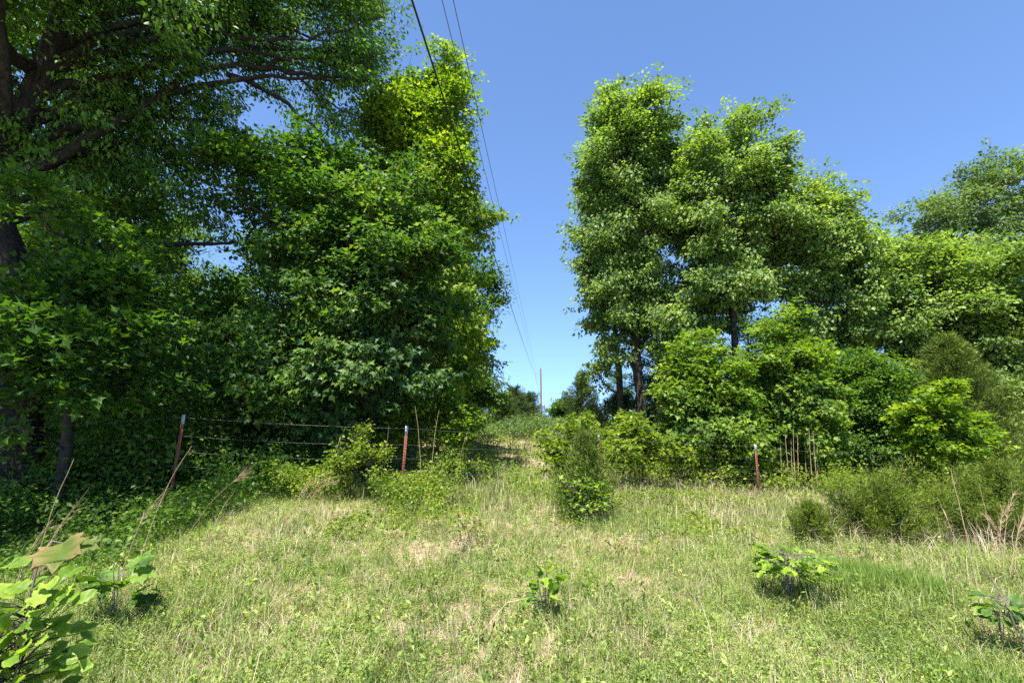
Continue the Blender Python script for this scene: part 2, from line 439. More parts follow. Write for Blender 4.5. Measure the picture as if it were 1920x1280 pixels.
def conifer(name, label, cat, x, y, h, r, mat='juniper', n=900, seed=1, group=None, power=0.8, nl=46, lean=(0, 0), low=0.03, needle=0.09, plume=0.24, rise=0.75, leaders=()):
    """juniper: plumes of fine scale foliage on ascending branches"""
    rs = np.random.RandomState(seed)
    z0 = gz(x, y)
    root = empty(name, (x, y, z0), label, cat, group)
    wood = MB(); top = np.array([x + lean[0], y + lean[1], z0 + h])
    tp = spline([(x, y, z0 - .1), ((x + top[0]) / 2, (y + top[1]) / 2, z0 + h / 2), top], .2)
    tr = np.linspace(0.02 + 0.022 * h, 0.006, len(tp)); tube(wood, tp, tr, 7)
    u = low + (1 - low) * rs.rand(n) ** 1.15
    prof = (1 - u) ** power * np.minimum(1, .55 + u * 5)
    lob = 1 + 0.28 * np.sin(rs.rand() * 6 + 5 * u) 
    a = rs.rand(n) * 6.2832
    rad_ = r * prof * lob * (0.35 + 0.8 * rs.rand(n) ** .7) * (1 + .22 * np.sin(a * 3 + u * 9))
    C0 = np.stack([x + lean[0] * u, y + lean[1] * u, z0 + h * u], 1)
    outd = np.stack([np.cos(a), np.sin(a), np.full(n, .1)], 1)
    C = C0 + outd * rad_[:, None]
    C[:, 2] += rad_ * 0.25
    for (lx, ly, lh, lr) in leaders:       # extra leaders of a many stemmed bush
        sel = rs.rand(n) < .8 / (len(leaders) + 1) * 1.2
        C0[sel] = np.stack([x + lx * (.4 + .6 * u[sel]), y + ly * (.4 + .6 * u[sel]), z0 + lh * u[sel]], 1)
        C[sel] = C0[sel] + outd[sel] * (rad_[sel] * lr / r)[:, None]; C[sel, 2] += rad_[sel] * .2
    st = C0 * .55 + C * .45; st[:, 2] -= rad_ * .3
    sel = rs.rand(n) < .5
    twigs(wood, C0[sel] - [0, 0, .1 * h * .2], st[sel], .010, .007); twigs(wood, st[sel], C[sel], .007, .003)
    wood.build("trunk", M['bark_pale'], root)
    cr = MB()
    idx = np.repeat(np.arange(n), nl)
    ax = outd[idx] * (1.0) + np.array([0, 0, rise]); ax = nrm(ax + rs.randn(len(idx), 3) * .22)
    t = rs.rand(len(idx), 1)
    pos = C[idx] + ax * (t - .5) * plume * 1.6 + rs.randn(len(idx), 3) * plume * .22 * (1.1 - t)
    d = nrm(ax + rs.randn(len(idx), 3) * .55)
    tn = np.clip(rs.rand(n)[idx] * .55 + .45 * rs.rand(len(idx)), 0, 1)
    place_leaves(cr, 'needle', pos, d, rs.randn(len(idx), 3), needle * (.6 + .8 * rs.rand(len(idx))), tn, 1.6)
    cr.build("crown", M[mat], root)
    return root

def vt(x, y, h, lean=(0, 0), bend=0.0):
    z = gz(x, y)
    return [(x, y, z), (x + lean[0] * .3 + bend, y + lean[1] * .3, z + h * .33), (x + lean[0] * .7 - bend * .5, y + lean[1] * .7, z + h * .7), (x + lean[0], y + lean[1], z + h)]

# ---- left wood, front
oakz = gz(-9.3, 9.2)
oak_trunk = [(-9.0, 9.2, oakz), (-9.3, 9.1, 2.8), P(25, 480, 9), P(5, 330, 9), P(45, 180, 9), P(100, 60, 9), P(150, -120, 9.2), P(190, -330, 9.5)]
oak_limbs = [
    ([P(15, 340, 9), P(150, 275, 9.3), P(280, 203, 10), P(350, 154, 10.5), P(430, 130, 11), P(520, 134, 11.5), P(640, 148, 12), P(735, 165, 12.4)], .125),
    ([P(425, 140, 11), P(520, 190, 11.5), P(595, 255, 12), P(640, 320, 12.4)], .07),
    ([P(470, 130, 11.2), P(560, 110, 11.5), P(640, 125, 12), P(720, 100, 12.3)], .05),
    ([P(60, 130, 9), P(200, 75, 9.3), P(330, 38, 10), P(440, 66, 10.5), P(540, 76, 11), P(640, 64, 11.5), P(720, 30, 12)], .09),
    ([P(540, 130, 11.5), P(600, 180, 11.9), P(700, 230, 12.3)], .035),
    ([P(40, 490, 9), P(130, 470, 9.5), P(300, 456, 10.5), P(450, 455, 11.5)], .11),
    ([P(10, 330, 9), P(-120, 250, 8.4), P(-260, 120, 8)], .2),
    ([P(60, 130, 9), P(-60, 20, 7), P(-150, -150, 5.5)], .16),
]
oak_blobs = [B(60, -90, 230, 190, 9, 2.6), B(300, -110, 230, 170, 10, 2.6), B(550, -60, 170, 130, 11.5, 2.2), B(560, 70, 120, 90, 12, 1.8),
             B(672, 60, 78, 130, 12.6, 1.6), B(655, 180, 80, 80, 12.6, 1.4), B(330, 240, 150, 80, 10.8, 1.6), B(120, 250, 150, 120, 9.6, 1.6),
             B(250, 110, 170, 90, 10, 1.8), B(60, 90, 110, 90, 8.6, 1.2), B(400, 90, 110, 60, 11, 1.4), B(400, 20, 140, 60, 11, 1.6),
             B(240, 400, 150, 70, 10.8, 1.5),
             (np.array([-11.5, 3.5, 10.5]), np.array([4.2, 4.5, 1.8])), (np.array([-12.5, 9., 12.5]), np.array([4.5, 4.5, 2.0])),  # from here on, off-frame canopy lobes added to shade the left side
             (np.array([-9.0, 6.0, 12.5]), np.array([3.4, 4.5, 1.8])), (np.array([-8.5, 9.5, 14.]), np.array([4.2, 4.0, 1.6])), (np.array([-8.0, 3.8, 9.8]), np.array([2.7, 4.4, 1.3]))]
tree("oak_tree", "old oak with thick dark leaning trunk and long limbs arching over the left side", "tree",
     oak_trunk, .40, oak_blobs, leaf='narrow', size=.125, mat='oak_leaf', bark='shade_bark', seed=3, limbs=oak_limbs, per=24, spray_r=.36, bough_r=.8,
     droop=.7, up=.8, spread=.8, width=1.6, dens=1.25, weights=[1] * 5 + [.8] + [1] * 7 + [.4, .35, .5, .35, 1.3], holes=[(85, 110, 55, 70, .97), (40, 430, 48, 70, .97), (490, 220, 50, 36, 1.), (330, 165, 60, 16, .7), (500, 138, 140, 16, .6), (540, 195, 60, 18, .6), (560, 70, 110, 14, .6)])

tree("sweetgum_tree", "dark sweetgum with broad shaded leaves hanging low at the left edge below the oak", "tree",
     vt(-7.6, 8.4, 7.2, (-.4, .2), .1), .10,
     [B(70, 560, 150, 110, 7.6, 1.2), B(40, 690, 150, 90, 7.4, 1.0), B(190, 640, 90, 90, 7.8, .9), B(60, 420, 120, 90, 8, 1.2), B(180, 500, 90, 60, 8.2, .9), B(250, 720, 90, 60, 8.4, .8)],
     holes=[(40, 430, 50, 75, .97)], leaf='lobed', size=.13, seed=5, per=17, spray_r=.30, bough_r=.6, dens=.8)
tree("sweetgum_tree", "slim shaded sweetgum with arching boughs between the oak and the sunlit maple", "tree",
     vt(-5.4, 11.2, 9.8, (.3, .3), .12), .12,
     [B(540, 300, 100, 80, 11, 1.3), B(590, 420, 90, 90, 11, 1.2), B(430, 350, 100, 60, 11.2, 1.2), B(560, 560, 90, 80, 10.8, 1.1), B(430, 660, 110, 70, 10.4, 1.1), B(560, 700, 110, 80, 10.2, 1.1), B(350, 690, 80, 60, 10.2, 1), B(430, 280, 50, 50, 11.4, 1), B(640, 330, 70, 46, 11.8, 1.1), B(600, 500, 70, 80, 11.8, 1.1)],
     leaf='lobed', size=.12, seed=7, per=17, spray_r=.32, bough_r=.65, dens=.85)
tree("yellow_poplar_tree", "tall yellow green tree rising highest beside the power line on the left", "tree",
     vt(-2.9, 14.0, 12.8, (.75, .1), .1), .15,
     [B(800, 210, 66, 70, 14, 1.3), B(848, 150, 24, 44, 14, .6), B(852, 118, 20, 24, 14, .5), B(815, 165, 30, 30, 14, .6), B(842, 260, 40, 70, 14, 1), B(750, 260, 70, 90, 14, 1.3), B(830, 360, 52, 80, 14, 1.2), B(770, 420, 90, 80, 14.2, 1.4), B(862, 440, 34, 60, 14, .8), B(905, 400, 16, 14, 14, .3), B(790, 330, 70, 50, 14, 1.3), B(840, 320, 44, 40, 14, 1.), B(845, 540, 55, 80, 14, 1.1), B(800, 620, 90, 80, 14.2, 1.3), B(865, 650, 40, 70, 14.2, .9), B(800, 430, 80, 210, 14.6, 1.4), B(790, 220, 80, 80, 14.4, 1.2), B(720, 200, 50, 70, 14.4, 1.), B(690, 340, 56, 56, 14.6, 1.1)],
     leaf='lobed', size=.12, mat='bright_leaf', seed=9, per=20, spray_r=.32, bough_r=.6, dens=1.0)
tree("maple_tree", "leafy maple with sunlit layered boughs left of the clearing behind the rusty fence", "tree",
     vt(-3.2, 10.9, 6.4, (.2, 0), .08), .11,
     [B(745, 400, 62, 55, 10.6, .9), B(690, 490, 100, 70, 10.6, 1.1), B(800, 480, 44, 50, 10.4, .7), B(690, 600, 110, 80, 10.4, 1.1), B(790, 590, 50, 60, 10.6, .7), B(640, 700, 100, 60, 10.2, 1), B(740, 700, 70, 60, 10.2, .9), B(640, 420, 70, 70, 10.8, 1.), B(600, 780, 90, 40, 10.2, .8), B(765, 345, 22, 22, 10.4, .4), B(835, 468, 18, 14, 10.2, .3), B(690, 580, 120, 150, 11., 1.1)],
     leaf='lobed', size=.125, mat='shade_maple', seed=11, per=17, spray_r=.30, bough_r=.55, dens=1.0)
tree("hackberry_tree", "darker rounded tree tucked behind the yellow green tree at the left of the gap", "tree",
     vt(-2.2, 21.0, 7.8, (.3, 0), .1), .15,
     [B(880, 560, 50, 50, 20.5, 1.4), B(905, 530, 24, 30, 20.5, .8), B(870, 640, 44, 50, 20.5, 1.3), B(885, 715, 44, 46, 20.5, 1.3), B(920, 560, 14, 16, 20.5, .5), B(850, 500, 40, 60, 21, 1.3), B(908, 725, 26, 26, 20, .8), B(870, 775, 45, 25, 20, 1.2)],
     leaf='rhomb', size=.15, mat='wood_leaf', seed=13, per=20, spray_r=.42, bough_r=.7, dens=1.2)
tree("privet_shrub", "sunlit bushy shrub just behind the fence below the maple", "shrub",
     vt(-1.75, 11.2, 2.0, (.1, 0), .05), .035,
     [B(790, 760, 50, 40, 11, .6), B(845, 790, 40, 34, 11, .5), B(820, 735, 26, 36, 11, .4), B(760, 800, 40, 30, 11, .5), B(875, 770, 18, 24, 11.1, .3), B(860, 822, 30, 18, 11, .4)],
     leaf='rhomb', size=.085, mat='bright_leaf', seed=15, per=18, spray_r=.2, bough_r=.34, dens=.9, tip_r=.01, width=1.2)
tree("privet_shrub", "pale leafy shrub growing through the fence wires left of the white tipped post", "shrub",
     vt(-3.0, 9.2, 1.3, (.1, 0), .05), .02,
     [B(672, 822, 18, 20, 9.1, .2), B(648, 858, 26, 16, 9.1, .3), B(700, 868, 26, 12, 9.1, .25), B(680, 845, 20, 14, 9.1, .2)],
     leaf='rhomb', size=.06, mat='vine', seed=17, per=11, spray_r=.15, bough_r=.26, dens=.7, tip_r=.006, width=1.2)

# ---- right group
def R_tree(label, x, y, h, blobs, seed, mat='right_leaf', r0=.17, **k):
    a = dict(leaf='rhomb', size=.15, mat=mat, seed=seed, per=22, spray_r=.42, bough_r=.72, dens=1.05, width=1.15)
    a.update(k)
    return tree("oak_tree", label, "tree", vt(x, y, h, k.pop('lean', (0, 0)) if 'lean' in k else (.2, 0), .12), r0, blobs, **a)
tree("oak_tree", "tall slender oak nearest the gap on the right with bare dark lower trunk", "tree",
     [(5.55, 20.5, gz(5.55, 20.5)), (5.35, 20.5, 4), (5.3, 20.5, 8.5), (5.2, 20.4, 15.5)], .23,
     [B(1185, 220, 56, 40, 20, 1.8), B(1150, 180, 16, 16, 20, .5), B(1215, 200, 40, 26, 20, 1.3), B(1140, 260, 44, 50, 20, 1.5), B(1222, 290, 46, 60, 20.4, 2), B(1130, 350, 48, 60, 20, 1.7), B(1105, 300, 24, 26, 20, .8), B(1190, 390, 60, 70, 20.4, 2), B(1120, 450, 36, 50, 20, 1.4), B(1170, 500, 64, 60, 20.4, 2), B(1115, 540, 34, 36, 20, 1.2), B(1150, 600, 44, 34, 20, 1.4), B(1215, 590, 40, 50, 20.6, 1.5), B(1135, 650, 24, 18, 19.6, .8), B(1180, 330, 88, 140, 20.6, 1.6), B(1165, 520, 76, 80, 20.6, 1.5)],
     leaf='rhomb', size=.15, mat='right_leaf', seed=21, per=22, spray_r=.42, bough_r=.7, dens=1.0, width=1.15, tip_r=.05, limbs=[([(5.35, 20.5, 4.6), P(1225, 610, 20.5), P(1260, 540, 20.5)], .1)], flat=.5)
tree("oak_tree", "second thinner oak trunk just left of the tall slender oak by the gap", "tree",
     [(4.75, 20.9, gz(4.75, 20.9)), (4.6, 20.9, 4), (4.4, 20.9, 8), (4.3, 20.9, 12.5)], .16,
     [B(1125, 400, 36, 60, 21, 1.2), B(1120, 500, 34, 40, 21, 1.2), B(1130, 590, 30, 24, 21, 1.), B(1150, 320, 34, 50, 21, 1.2), B(1125, 690, 22, 20, 20.4, .8)],
     leaf='rhomb', size=.15, mat='right_leaf', seed=22, per=20, spray_r=.42, bough_r=.7, dens=.8, width=1.15)
R_tree("broad bright green oak standing right of the tall slender one", 8.9, 19.5, 14.6,
       [B(1400, 250, 34, 40, 19.5, 1.3), B(1340, 260, 34, 30, 19.5, 1.3), B(1310, 310, 36, 44, 19.5, 1.8), B(1275, 285, 30, 44, 20, 1.2), B(1370, 330, 80, 70, 19.5, 2.2), B(1455, 295, 28, 26, 19.5, 1), B(1440, 340, 40, 40, 19.5, 1.3), B(1300, 410, 80, 70, 19.5, 2.2), B(1420, 430, 70, 60, 19.5, 2.), B(1290, 520, 60, 50, 19.5, 1.8), B(1380, 540, 70, 50, 19.5, 2.), B(1270, 610, 46, 34, 19.2, 1.3), B(1260, 680, 30, 40, 19.8, 1.), B(1375, 385, 92, 115, 20.2, 2), B(1340, 560, 90, 80, 20, 2), B(1290, 400, 40, 80, 20, 1.6)], 23)
R_tree("yellowish green oak with stepped top right of the broad one", 12.6, 19.5, 11.5,
       [B(1556, 350, 24, 30, 19.5, .9), B(1520, 390, 50, 40, 19.5, 1.5), B(1575, 410, 30, 40, 19.5, 1.1), B(1490, 400, 40, 50, 19.7, 1.4), B(1530, 460, 66, 50, 19.5, 2.), B(1590, 480, 46, 40, 19.5, 1.5), B(1480, 540, 60, 34, 19.5, 1.8), B(1570, 570, 60, 34, 19.3, 1.8), B(1480, 610, 50, 30, 19.3, 1.4), B(1530, 470, 84, 90, 20, 1.8), B(1460, 450, 50, 90, 20, 1.6)], 25)
R_tree("lower spreading oak filling the dip before the far right trees", 16.2, 20, 8.6,
       [B(1650, 460, 40, 26, 20, 1.3), B(1625, 520, 50, 40, 20, 1.6), B(1700, 490, 50, 34, 20, 1.6), B(1670, 560, 60, 30, 19.6, 1.6), B(1740, 560, 50, 50, 19.6, 1.5), B(1640, 620, 50, 26, 19.4, 1.4), B(1700, 640, 40, 30, 19.4, 1.2), B(1660, 540, 90, 70, 20.4, 1.8), B(1600, 580, 50, 70, 20.4, 1.6), B(1740, 640, 60, 60, 19.8, 1.6)], 27, mat='right_leaf')
R_tree("tall blue green oak at the far right edge", 24.5, 25, 14.5,
       [B(1830, 330, 36, 26, 25, 1.6), B(1890, 325, 36, 24, 25, 1.6), B(1800, 370, 44, 34, 25, 2.), B(1870, 390, 60, 44, 25, 2.4), B(1760, 400, 46, 30, 25, 2.), B(1730, 435, 36, 22, 25, 1.5), B(1820, 440, 80, 30, 25, 2.6), B(1960, 360, 50, 60, 25, 2.), B(1780, 470, 60, 30, 24.6, 2), B(1900, 480, 60, 40, 24.6, 2)], 29, mat='far_leaf', size=.17, spray_r=.5, bough_r=.85)
R_tree("dense pale green tree in front of the tall one at the right edge", 18.5, 19, 9.4,
       [B(1800, 500, 70, 34, 19, 1.8), B(1880, 520, 60, 50, 19, 1.8), B(1760, 590, 60, 40, 18.6, 1.6), B(1850, 600, 80, 50, 18.6, 2.), B(1920, 640, 60, 80, 18.4, 1.8), B(1890, 720, 60, 60, 18.2, 1.7), B(1840, 680, 50, 40, 18.4, 1.4), B(1900, 800, 60, 40, 18, 1.5), B(1850, 600, 100, 110, 19.4, 2), B(1780, 540, 70, 70, 19.4, 1.8)], 31, mat='right_leaf')
def small_maple(label, x, y, h, blobs, seed, mat='maple_leaf', size=.125, name="maple_tree", **k):
    a = dict(leaf='lobed', size=size, mat=mat, seed=seed, per=16, spray_r=.27, bough_r=.48, dens=1.0, tip_r=.015)
    a.update(k)
    return tree(name, label, "tree", vt(x, y, h, (.1, 0), .06), .06, blobs, **a)
small_maple("young bright maple with pointed top at the front left of the right hand wood", 5.6, 15, 4.4,
            [B(1310, 650, 34, 26, 15, .7), B(1330, 700, 56, 40, 15, 1), B(1290, 750, 50, 34, 14.8, .9), B(1370, 760, 60, 40, 14.8, 1), B(1300, 810, 60, 34, 14.6, 1), B(1380, 825, 60, 34, 14.6, 1), B(1270, 690, 16, 26, 15, .4), B(1335, 760, 80, 80, 15.2, 1.1)], 33)
small_maple("young maple with rounded sunlit boughs in the middle of the right hand wood", 8.4, 15.4, 5.2,
            [B(1465, 610, 40, 26, 15.4, .8), B(1500, 660, 44, 34, 15.4, .9), B(1430, 680, 46, 34, 15.4, .9), B(1470, 740, 66, 36, 15.2, 1), B(1440, 800, 50, 34, 15, .9), B(1520, 790, 46, 34, 15, .9), B(1420, 850, 44, 22, 14.8, .8), B(1500, 850, 50, 22, 14.8, .8), B(1465, 740, 76, 90, 15.5, 1.1)], 35)
small_maple("bushy grey green young tree left of the feathery juniper", 11.4, 15.8, 4.2,
            [B(1600, 690, 50, 30, 15.8, .9), B(1650, 710, 40, 34, 15.8, .9), B(1560, 730, 34, 34, 15.8, .8), B(1620, 760, 60, 34, 15.6, 1), B(1570, 810, 50, 30, 15.4, .9), B(1650, 815, 50, 34, 15.4, .9), B(1600, 850, 70, 20, 15.2, .9), B(1605, 755, 84, 70, 15.9, 1)], 37, mat='under', size=.10, name="dogwood_tree", leaf='rhomb', per=22)
small_maple("brightest yellow green sapling maple standing in front of the feathery juniper", 11.3, 12.8, 2.2,
            [B(1765, 728, 24, 16, 12.8, .35), B(1740, 770, 46, 20, 12.8, .5), B(1790, 790, 40, 22, 12.8, .5), B(1720, 800, 30, 20, 12.8, .4), B(1760, 830, 50, 24, 12.8, .5), B(1830, 800, 26, 18, 12.8, .4)], 39, mat='bright_leaf', size=.12, dens=.8, spray_r=.2, bough_r=.3)
conifer("juniper_tree", "broad feathery olive juniper behind the bright sapling maple", "tree", 14.0, 15.4, 5.0, 2.2, 'mid_juniper', 950, 41, nl=60, needle=.13, plume=.42, power=.95)
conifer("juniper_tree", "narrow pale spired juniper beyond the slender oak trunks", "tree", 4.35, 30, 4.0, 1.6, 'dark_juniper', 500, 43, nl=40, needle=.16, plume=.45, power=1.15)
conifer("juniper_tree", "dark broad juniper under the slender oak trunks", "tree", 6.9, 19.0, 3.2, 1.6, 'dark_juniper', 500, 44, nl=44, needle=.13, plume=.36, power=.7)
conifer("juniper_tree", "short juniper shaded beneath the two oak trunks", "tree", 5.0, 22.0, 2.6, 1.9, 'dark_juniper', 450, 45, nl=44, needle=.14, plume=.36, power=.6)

# ---- far along the cleared strip
tree("round_tree", "small round topped tree far off on the right of the cleared strip", "tree", vt(4.9, 46, 3.0), .12,
     [B(1060, 765, 20, 16, 46, 1.2), B(1052, 775, 14, 12, 46, .9), B(1075, 770, 18, 16, 46, 1)], leaf='rhomb', size=.22, mat='wood_leaf', seed=51, per=18, spray_r=.4, bough_r=.6, dens=1.2)
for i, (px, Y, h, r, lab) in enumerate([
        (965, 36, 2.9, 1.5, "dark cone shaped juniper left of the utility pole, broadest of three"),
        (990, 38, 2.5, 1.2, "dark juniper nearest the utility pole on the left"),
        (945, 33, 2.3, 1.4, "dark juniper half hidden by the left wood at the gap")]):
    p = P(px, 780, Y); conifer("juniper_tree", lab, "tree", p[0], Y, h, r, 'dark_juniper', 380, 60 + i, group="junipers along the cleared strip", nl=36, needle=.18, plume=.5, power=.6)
tree("round_tree", "pale green tree rising behind the three junipers left of the pole", "tree", vt(-.2, 46, 4.6), .14,
     [B(958, 752, 18, 14, 46, 1.3), B(940, 760, 20, 18, 46, 1.3), B(972, 765, 16, 12, 46, 1)], leaf='rhomb', size=.22, mat='far_leaf', seed=53, per=18, spray_r=.45, bough_r=.7, dens=1.2)

# ---- deeper woodland: copies of two plain forest trees
def copy_tree(o, parent=None):
    c = o.copy(); COL.objects.link(c)
    if parent is not None: c.parent = parent
    for ch in o.children: copy_tree(ch, c)
    return c
def proto(seed, mat):
    z = gz(-9, 17)
    bl = []
    rs = np.random.RandomState(seed)
    for k in range(9):
        h = 1.8 + k * 1.15
        bl.append((np.array([-9 + rs.uniform(-1.1, 1.1), 17 + rs.uniform(-1.1, 1.1), z + h - .6]), np.array([2.2, 2.2, 1.0]) * (1.1 if k < 6 else .8)))
    return tree("woodland_tree", "dim woodland tree standing behind the front trees of the left wood", "tree", vt(-9, 17, 11.2, (.3, .2), .15), .15, bl,
                leaf='rhomb', size=.17, mat=mat, seed=seed, per=15, spray_r=.5, bough_r=.9, dens=.85, group="trees inside the left wood")
pa = proto(71, 'wood_leaf'); pb = proto(72, 'gum_leaf')
spots_l = [(-9, 17, 0), (-5.2, 17.5, 1), (-14, 14.5, 1), (-13.2, 19.5, 0), (-18, 18, 1), (-8, 22, 1), (-20, 24, 0), (-14.5, 26, 1), (-5, 26, 0), (-26, 22, 0), (-18.5, 12.0, 0), (-10.5, 30, 0), (-23, 15, 1), (-4.3, 33, 1), (-30, 30, 1), (-3.2, 40, 0), (-11.6, 13.8, 0), (-7.4, 15.2, 1), (-16, 22, 0), (-11, 24, 1), (-22, 19, 1), (-7, 36, 1), (-13, 34, 1), (-20, 33, 0), (-27, 27, 0)]
spots_r = [(8, 26, 0), (12.5, 25, 1), (17, 27, 0), (21, 22, 1), (29, 27, 0), (7.2, 33, 1), (23, 32, 0), (10.5, 29, 1), (15, 24, 1), (19, 31, 1), (26, 31, 1), (12, 34, 0)]
rs = np.random.RandomState(8)
first = {0: True, 1: True}
for side, spots in (('l', spots_l), ('r', spots_r)):
    for i, (x, y, k) in enumerate(spots):
        src = (pa, pb)[k]
        if first[k]: o = src; first[k] = False
        else: o = copy_tree(src)
        o.location = (x, y, gz(x, y)); o.rotation_euler = (0, 0, rs.rand() * 6.28)
        s = rs.uniform(.85, 1.1) * (1.0 if side == 'l' else .8)
        if side == 'l' and (x > -6 and y < 30): s *= .78
        if side == 'l' and -.69 < x / y < -.5: s *= .33 + .018 * y
        if y > 30 and abs(x) < 9: s *= .5
        o.scale = (s, s, s)
        if side == 'r':
            o["label"] = "dim woodland tree standing behind the front trees of the right wood"; o["group"] = "trees inside the right wood"

# ------------------------------------------------------------------ shrubs and junipers of the field
tree("redbud_sapling", "leafy vine covered bush behind the small juniper at the foot of the clearing", "shrub",
     vt(1.7, 12.2, 1.2), .02, [B(1090, 805, 34, 22, 12.2, .45), B(1045, 838, 34, 18, 12.2, .4), B(1130, 835, 30, 20, 12.4, .4), B(1080, 860, 50, 18, 12, .4)],
     leaf='lobed', size=.10, mat='vine', seed=81, per=11, spray_r=.2, bough_r=.26, dens=.7, tip_r=.006)
tree("vine_bush", "low tangle of green vines on the fence right of the middle post", "shrub",
     vt(3.4, 13.0, .9), .02, [B(1190, 812, 40, 18, 13, .5), B(1235, 848, 46, 20, 13, .5), B(1165, 852, 36, 16, 12.6, .5), B(1170, 790, 20, 10, 13.4, .4)],
     leaf='lobed', size=.10, mat='vine', seed=82, per=11, spray_r=.2, bough_r=.28, dens=.7, tip_r=.006)
conifer("juniper_sapling", "small dark pine like juniper standing alone in the middle of the field", "shrub", 1.32, 9.0, 1.3, .56, 'mid_juniper', 210, 83, nl=50, needle=.08, plume=.30, power=.85, rise=1.3, lean=(.06, 0))
tree("oak_seedling", "small oak seedling with reddish new leaves at the foot of the middle juniper", "shrub",
     vt(1.1, 8.4, .26), .012, [B(1085, 912, 20, 6, 8.4, .18), B(1120, 925, 12, 8, 8.3, .15), B(1060, 932, 16, 8, 8.3, .2), B(1100, 940, 14, 7, 8.2, .15)],
     leaf='lobed', size=.085, mat='maple_leaf', seed=84, per=3, spray_r=.16, bough_r=.26, dens=.3, tip_r=.004)
conifer("juniper_bush", "wide bushy yellow green juniper at the right in front of the fence", "shrub", 5.5, 7.6, .92, .48, 'juniper', 480, 85, nl=60, needle=.06, plume=.27, power=.62, rise=1.1, leaders=((.55, .1, 1.15, .5), (-.5, .1, .85, .45), (.95, -.1, .8, .42), (.1, -.3, .7, .5)))
conifer("juniper_bush", "juniper bush cut by the right edge of the picture", "shrub", 7.8, 8.0, 1.15, .55, 'juniper', 500, 86, nl=60, needle=.06, plume=.27, power=.62, rise=1.0, leaders=((-.6, .1, 1.1, .5), (.6, .2, 1.2, .6), (-.9, -.2, .7, .4), (.2, -.4, .8, .5)))
conifer("juniper_bush", "knee high yellow green juniper left of the wide juniper bush", "shrub", 4.35, 7.35, .52, .26, 'juniper', 150, 87, nl=60, needle=.055, plume=.14, power=.6, rise=1.2)

# ------------------------------------------------------------------ fence
def build_fence():
    tops = [(-13.0, 7.2, None), (345, 777, 8.5), (763, 798, 9.6), (1122, 815, 11.3), (1416, 833, 12.8), (1689, 853, 13.6), (15.6, 14.4, None)]
    pts = []
    for a, b, Y in tops:
        if Y is None: pts.append(np.array([a, b, gz(a, b) + 1.3]))
        else: pts.append(P(a, b, Y))
    root = empty("wire_fence", (pts[3][0], pts[3][1], gz(*pts[3][:2])), "rusty red steel post and wire fence with white tipped posts crossing the field", "fence")
    labels = [None, "post shaded at the left under the trees", "post in front of the maple", "post beside the middle bush", "post before the dead stalks", "post above the juniper bush", None]
    rs = np.random.RandomState(4)
    leans = [0, .10, .06, 0, .0, -.06, 0]
    for i, t in enumerate(pts):
        g = gz(t[0], t[1]); h = t[2] - g
        tilt = np.array([leans[i], rs.uniform(-.02, .02), 0])
        def tee(z0, z1, grow):
            mb = MB()
            A = np.array([t[0], t[1], 0]) - tilt * 0
            for (ax0, ax1, ay0, ay1) in ((-.022 - grow, .022 + grow, -.005 - grow, .003 + grow), (-.004 - grow, .004 + grow, .003 + grow, .034 + grow)):
                V = []
                for z in (z0, z1):
                    off = A - tilt * (h - (z)) / h
                    for (x, y) in ((ax0, ay0), (ax1, ay0), (ax1, ay1), (ax0, ay1)):
                        V.append((off[0] + x * 1.15, off[1] + y, g + z))
                mb.add(V, [(0, 3, 2, 1), (4, 5, 6, 7), (0, 1, 5, 4), (1, 2, 6, 5), (2, 3, 7, 6), (3, 0, 4, 7)])
            return mb
        mb = tee(-.1, h - .17, 0)
        # studs on the face
        for k in range(int((h - .2) / .055)):
            z = .1 + k * .055
            off = np.array([t[0], t[1], 0]) - tilt * (h - z) / h
            V = [(off[0] + sx * .009, off[1] - .005 - sy * .009, g + z + sz * .011) for sz in (-1, 1) for sy in (0, 1) for sx in (-1, 1)]
            mb.add(V, [(2, 3, 7, 6), (0, 2, 6, 4), (1, 5, 7, 3), (4, 6, 7, 5), (0, 1, 3, 2)])
        p = mb.build("fence_post", M['rust'], root)
        if labels[i]: p["label"] = labels[i]
        c = tee(h - .17, h, .0015).build("painted_tip", M['white_paint'], None, origin=np.array(root.location))
        c.location = (0, 0, 0); c.parent = p
    for k, dz in enumerate((.05, .36, .62, .86)):
        q = []
        for i in range(len(pts) - 1):
            a, b = pts[i], pts[i + 1]
            la = np.array([leans[i], 0, 0]); lb = np.array([leans[i + 1], 0, 0])
            for u in np.arange(12) / 12:
                pp = (a - la * dz / 1.3) * (1 - u) + (b - lb * dz / 1.3) * u
                pp = pp - [0, .008, dz + .05 * 4 * u * (1 - u) * (0.6 + .3 * k)]
                q.append(pp)
        mb = MB(); q = np.array(q)
        tube(mb, q, .0012 if k else .0017, 5)
        # barbs
        qs = spline(q[::3], .13)
        bb = qs + rs.randn(len(qs), 3) * .004
        dv = nrm(rs.randn(len(qs), 3)) * .016
        twigs(mb, bb - dv, bb + dv, .0015, .001)
        mb.build("barbed_wire", M['fence_wire'], root)
build_fence()

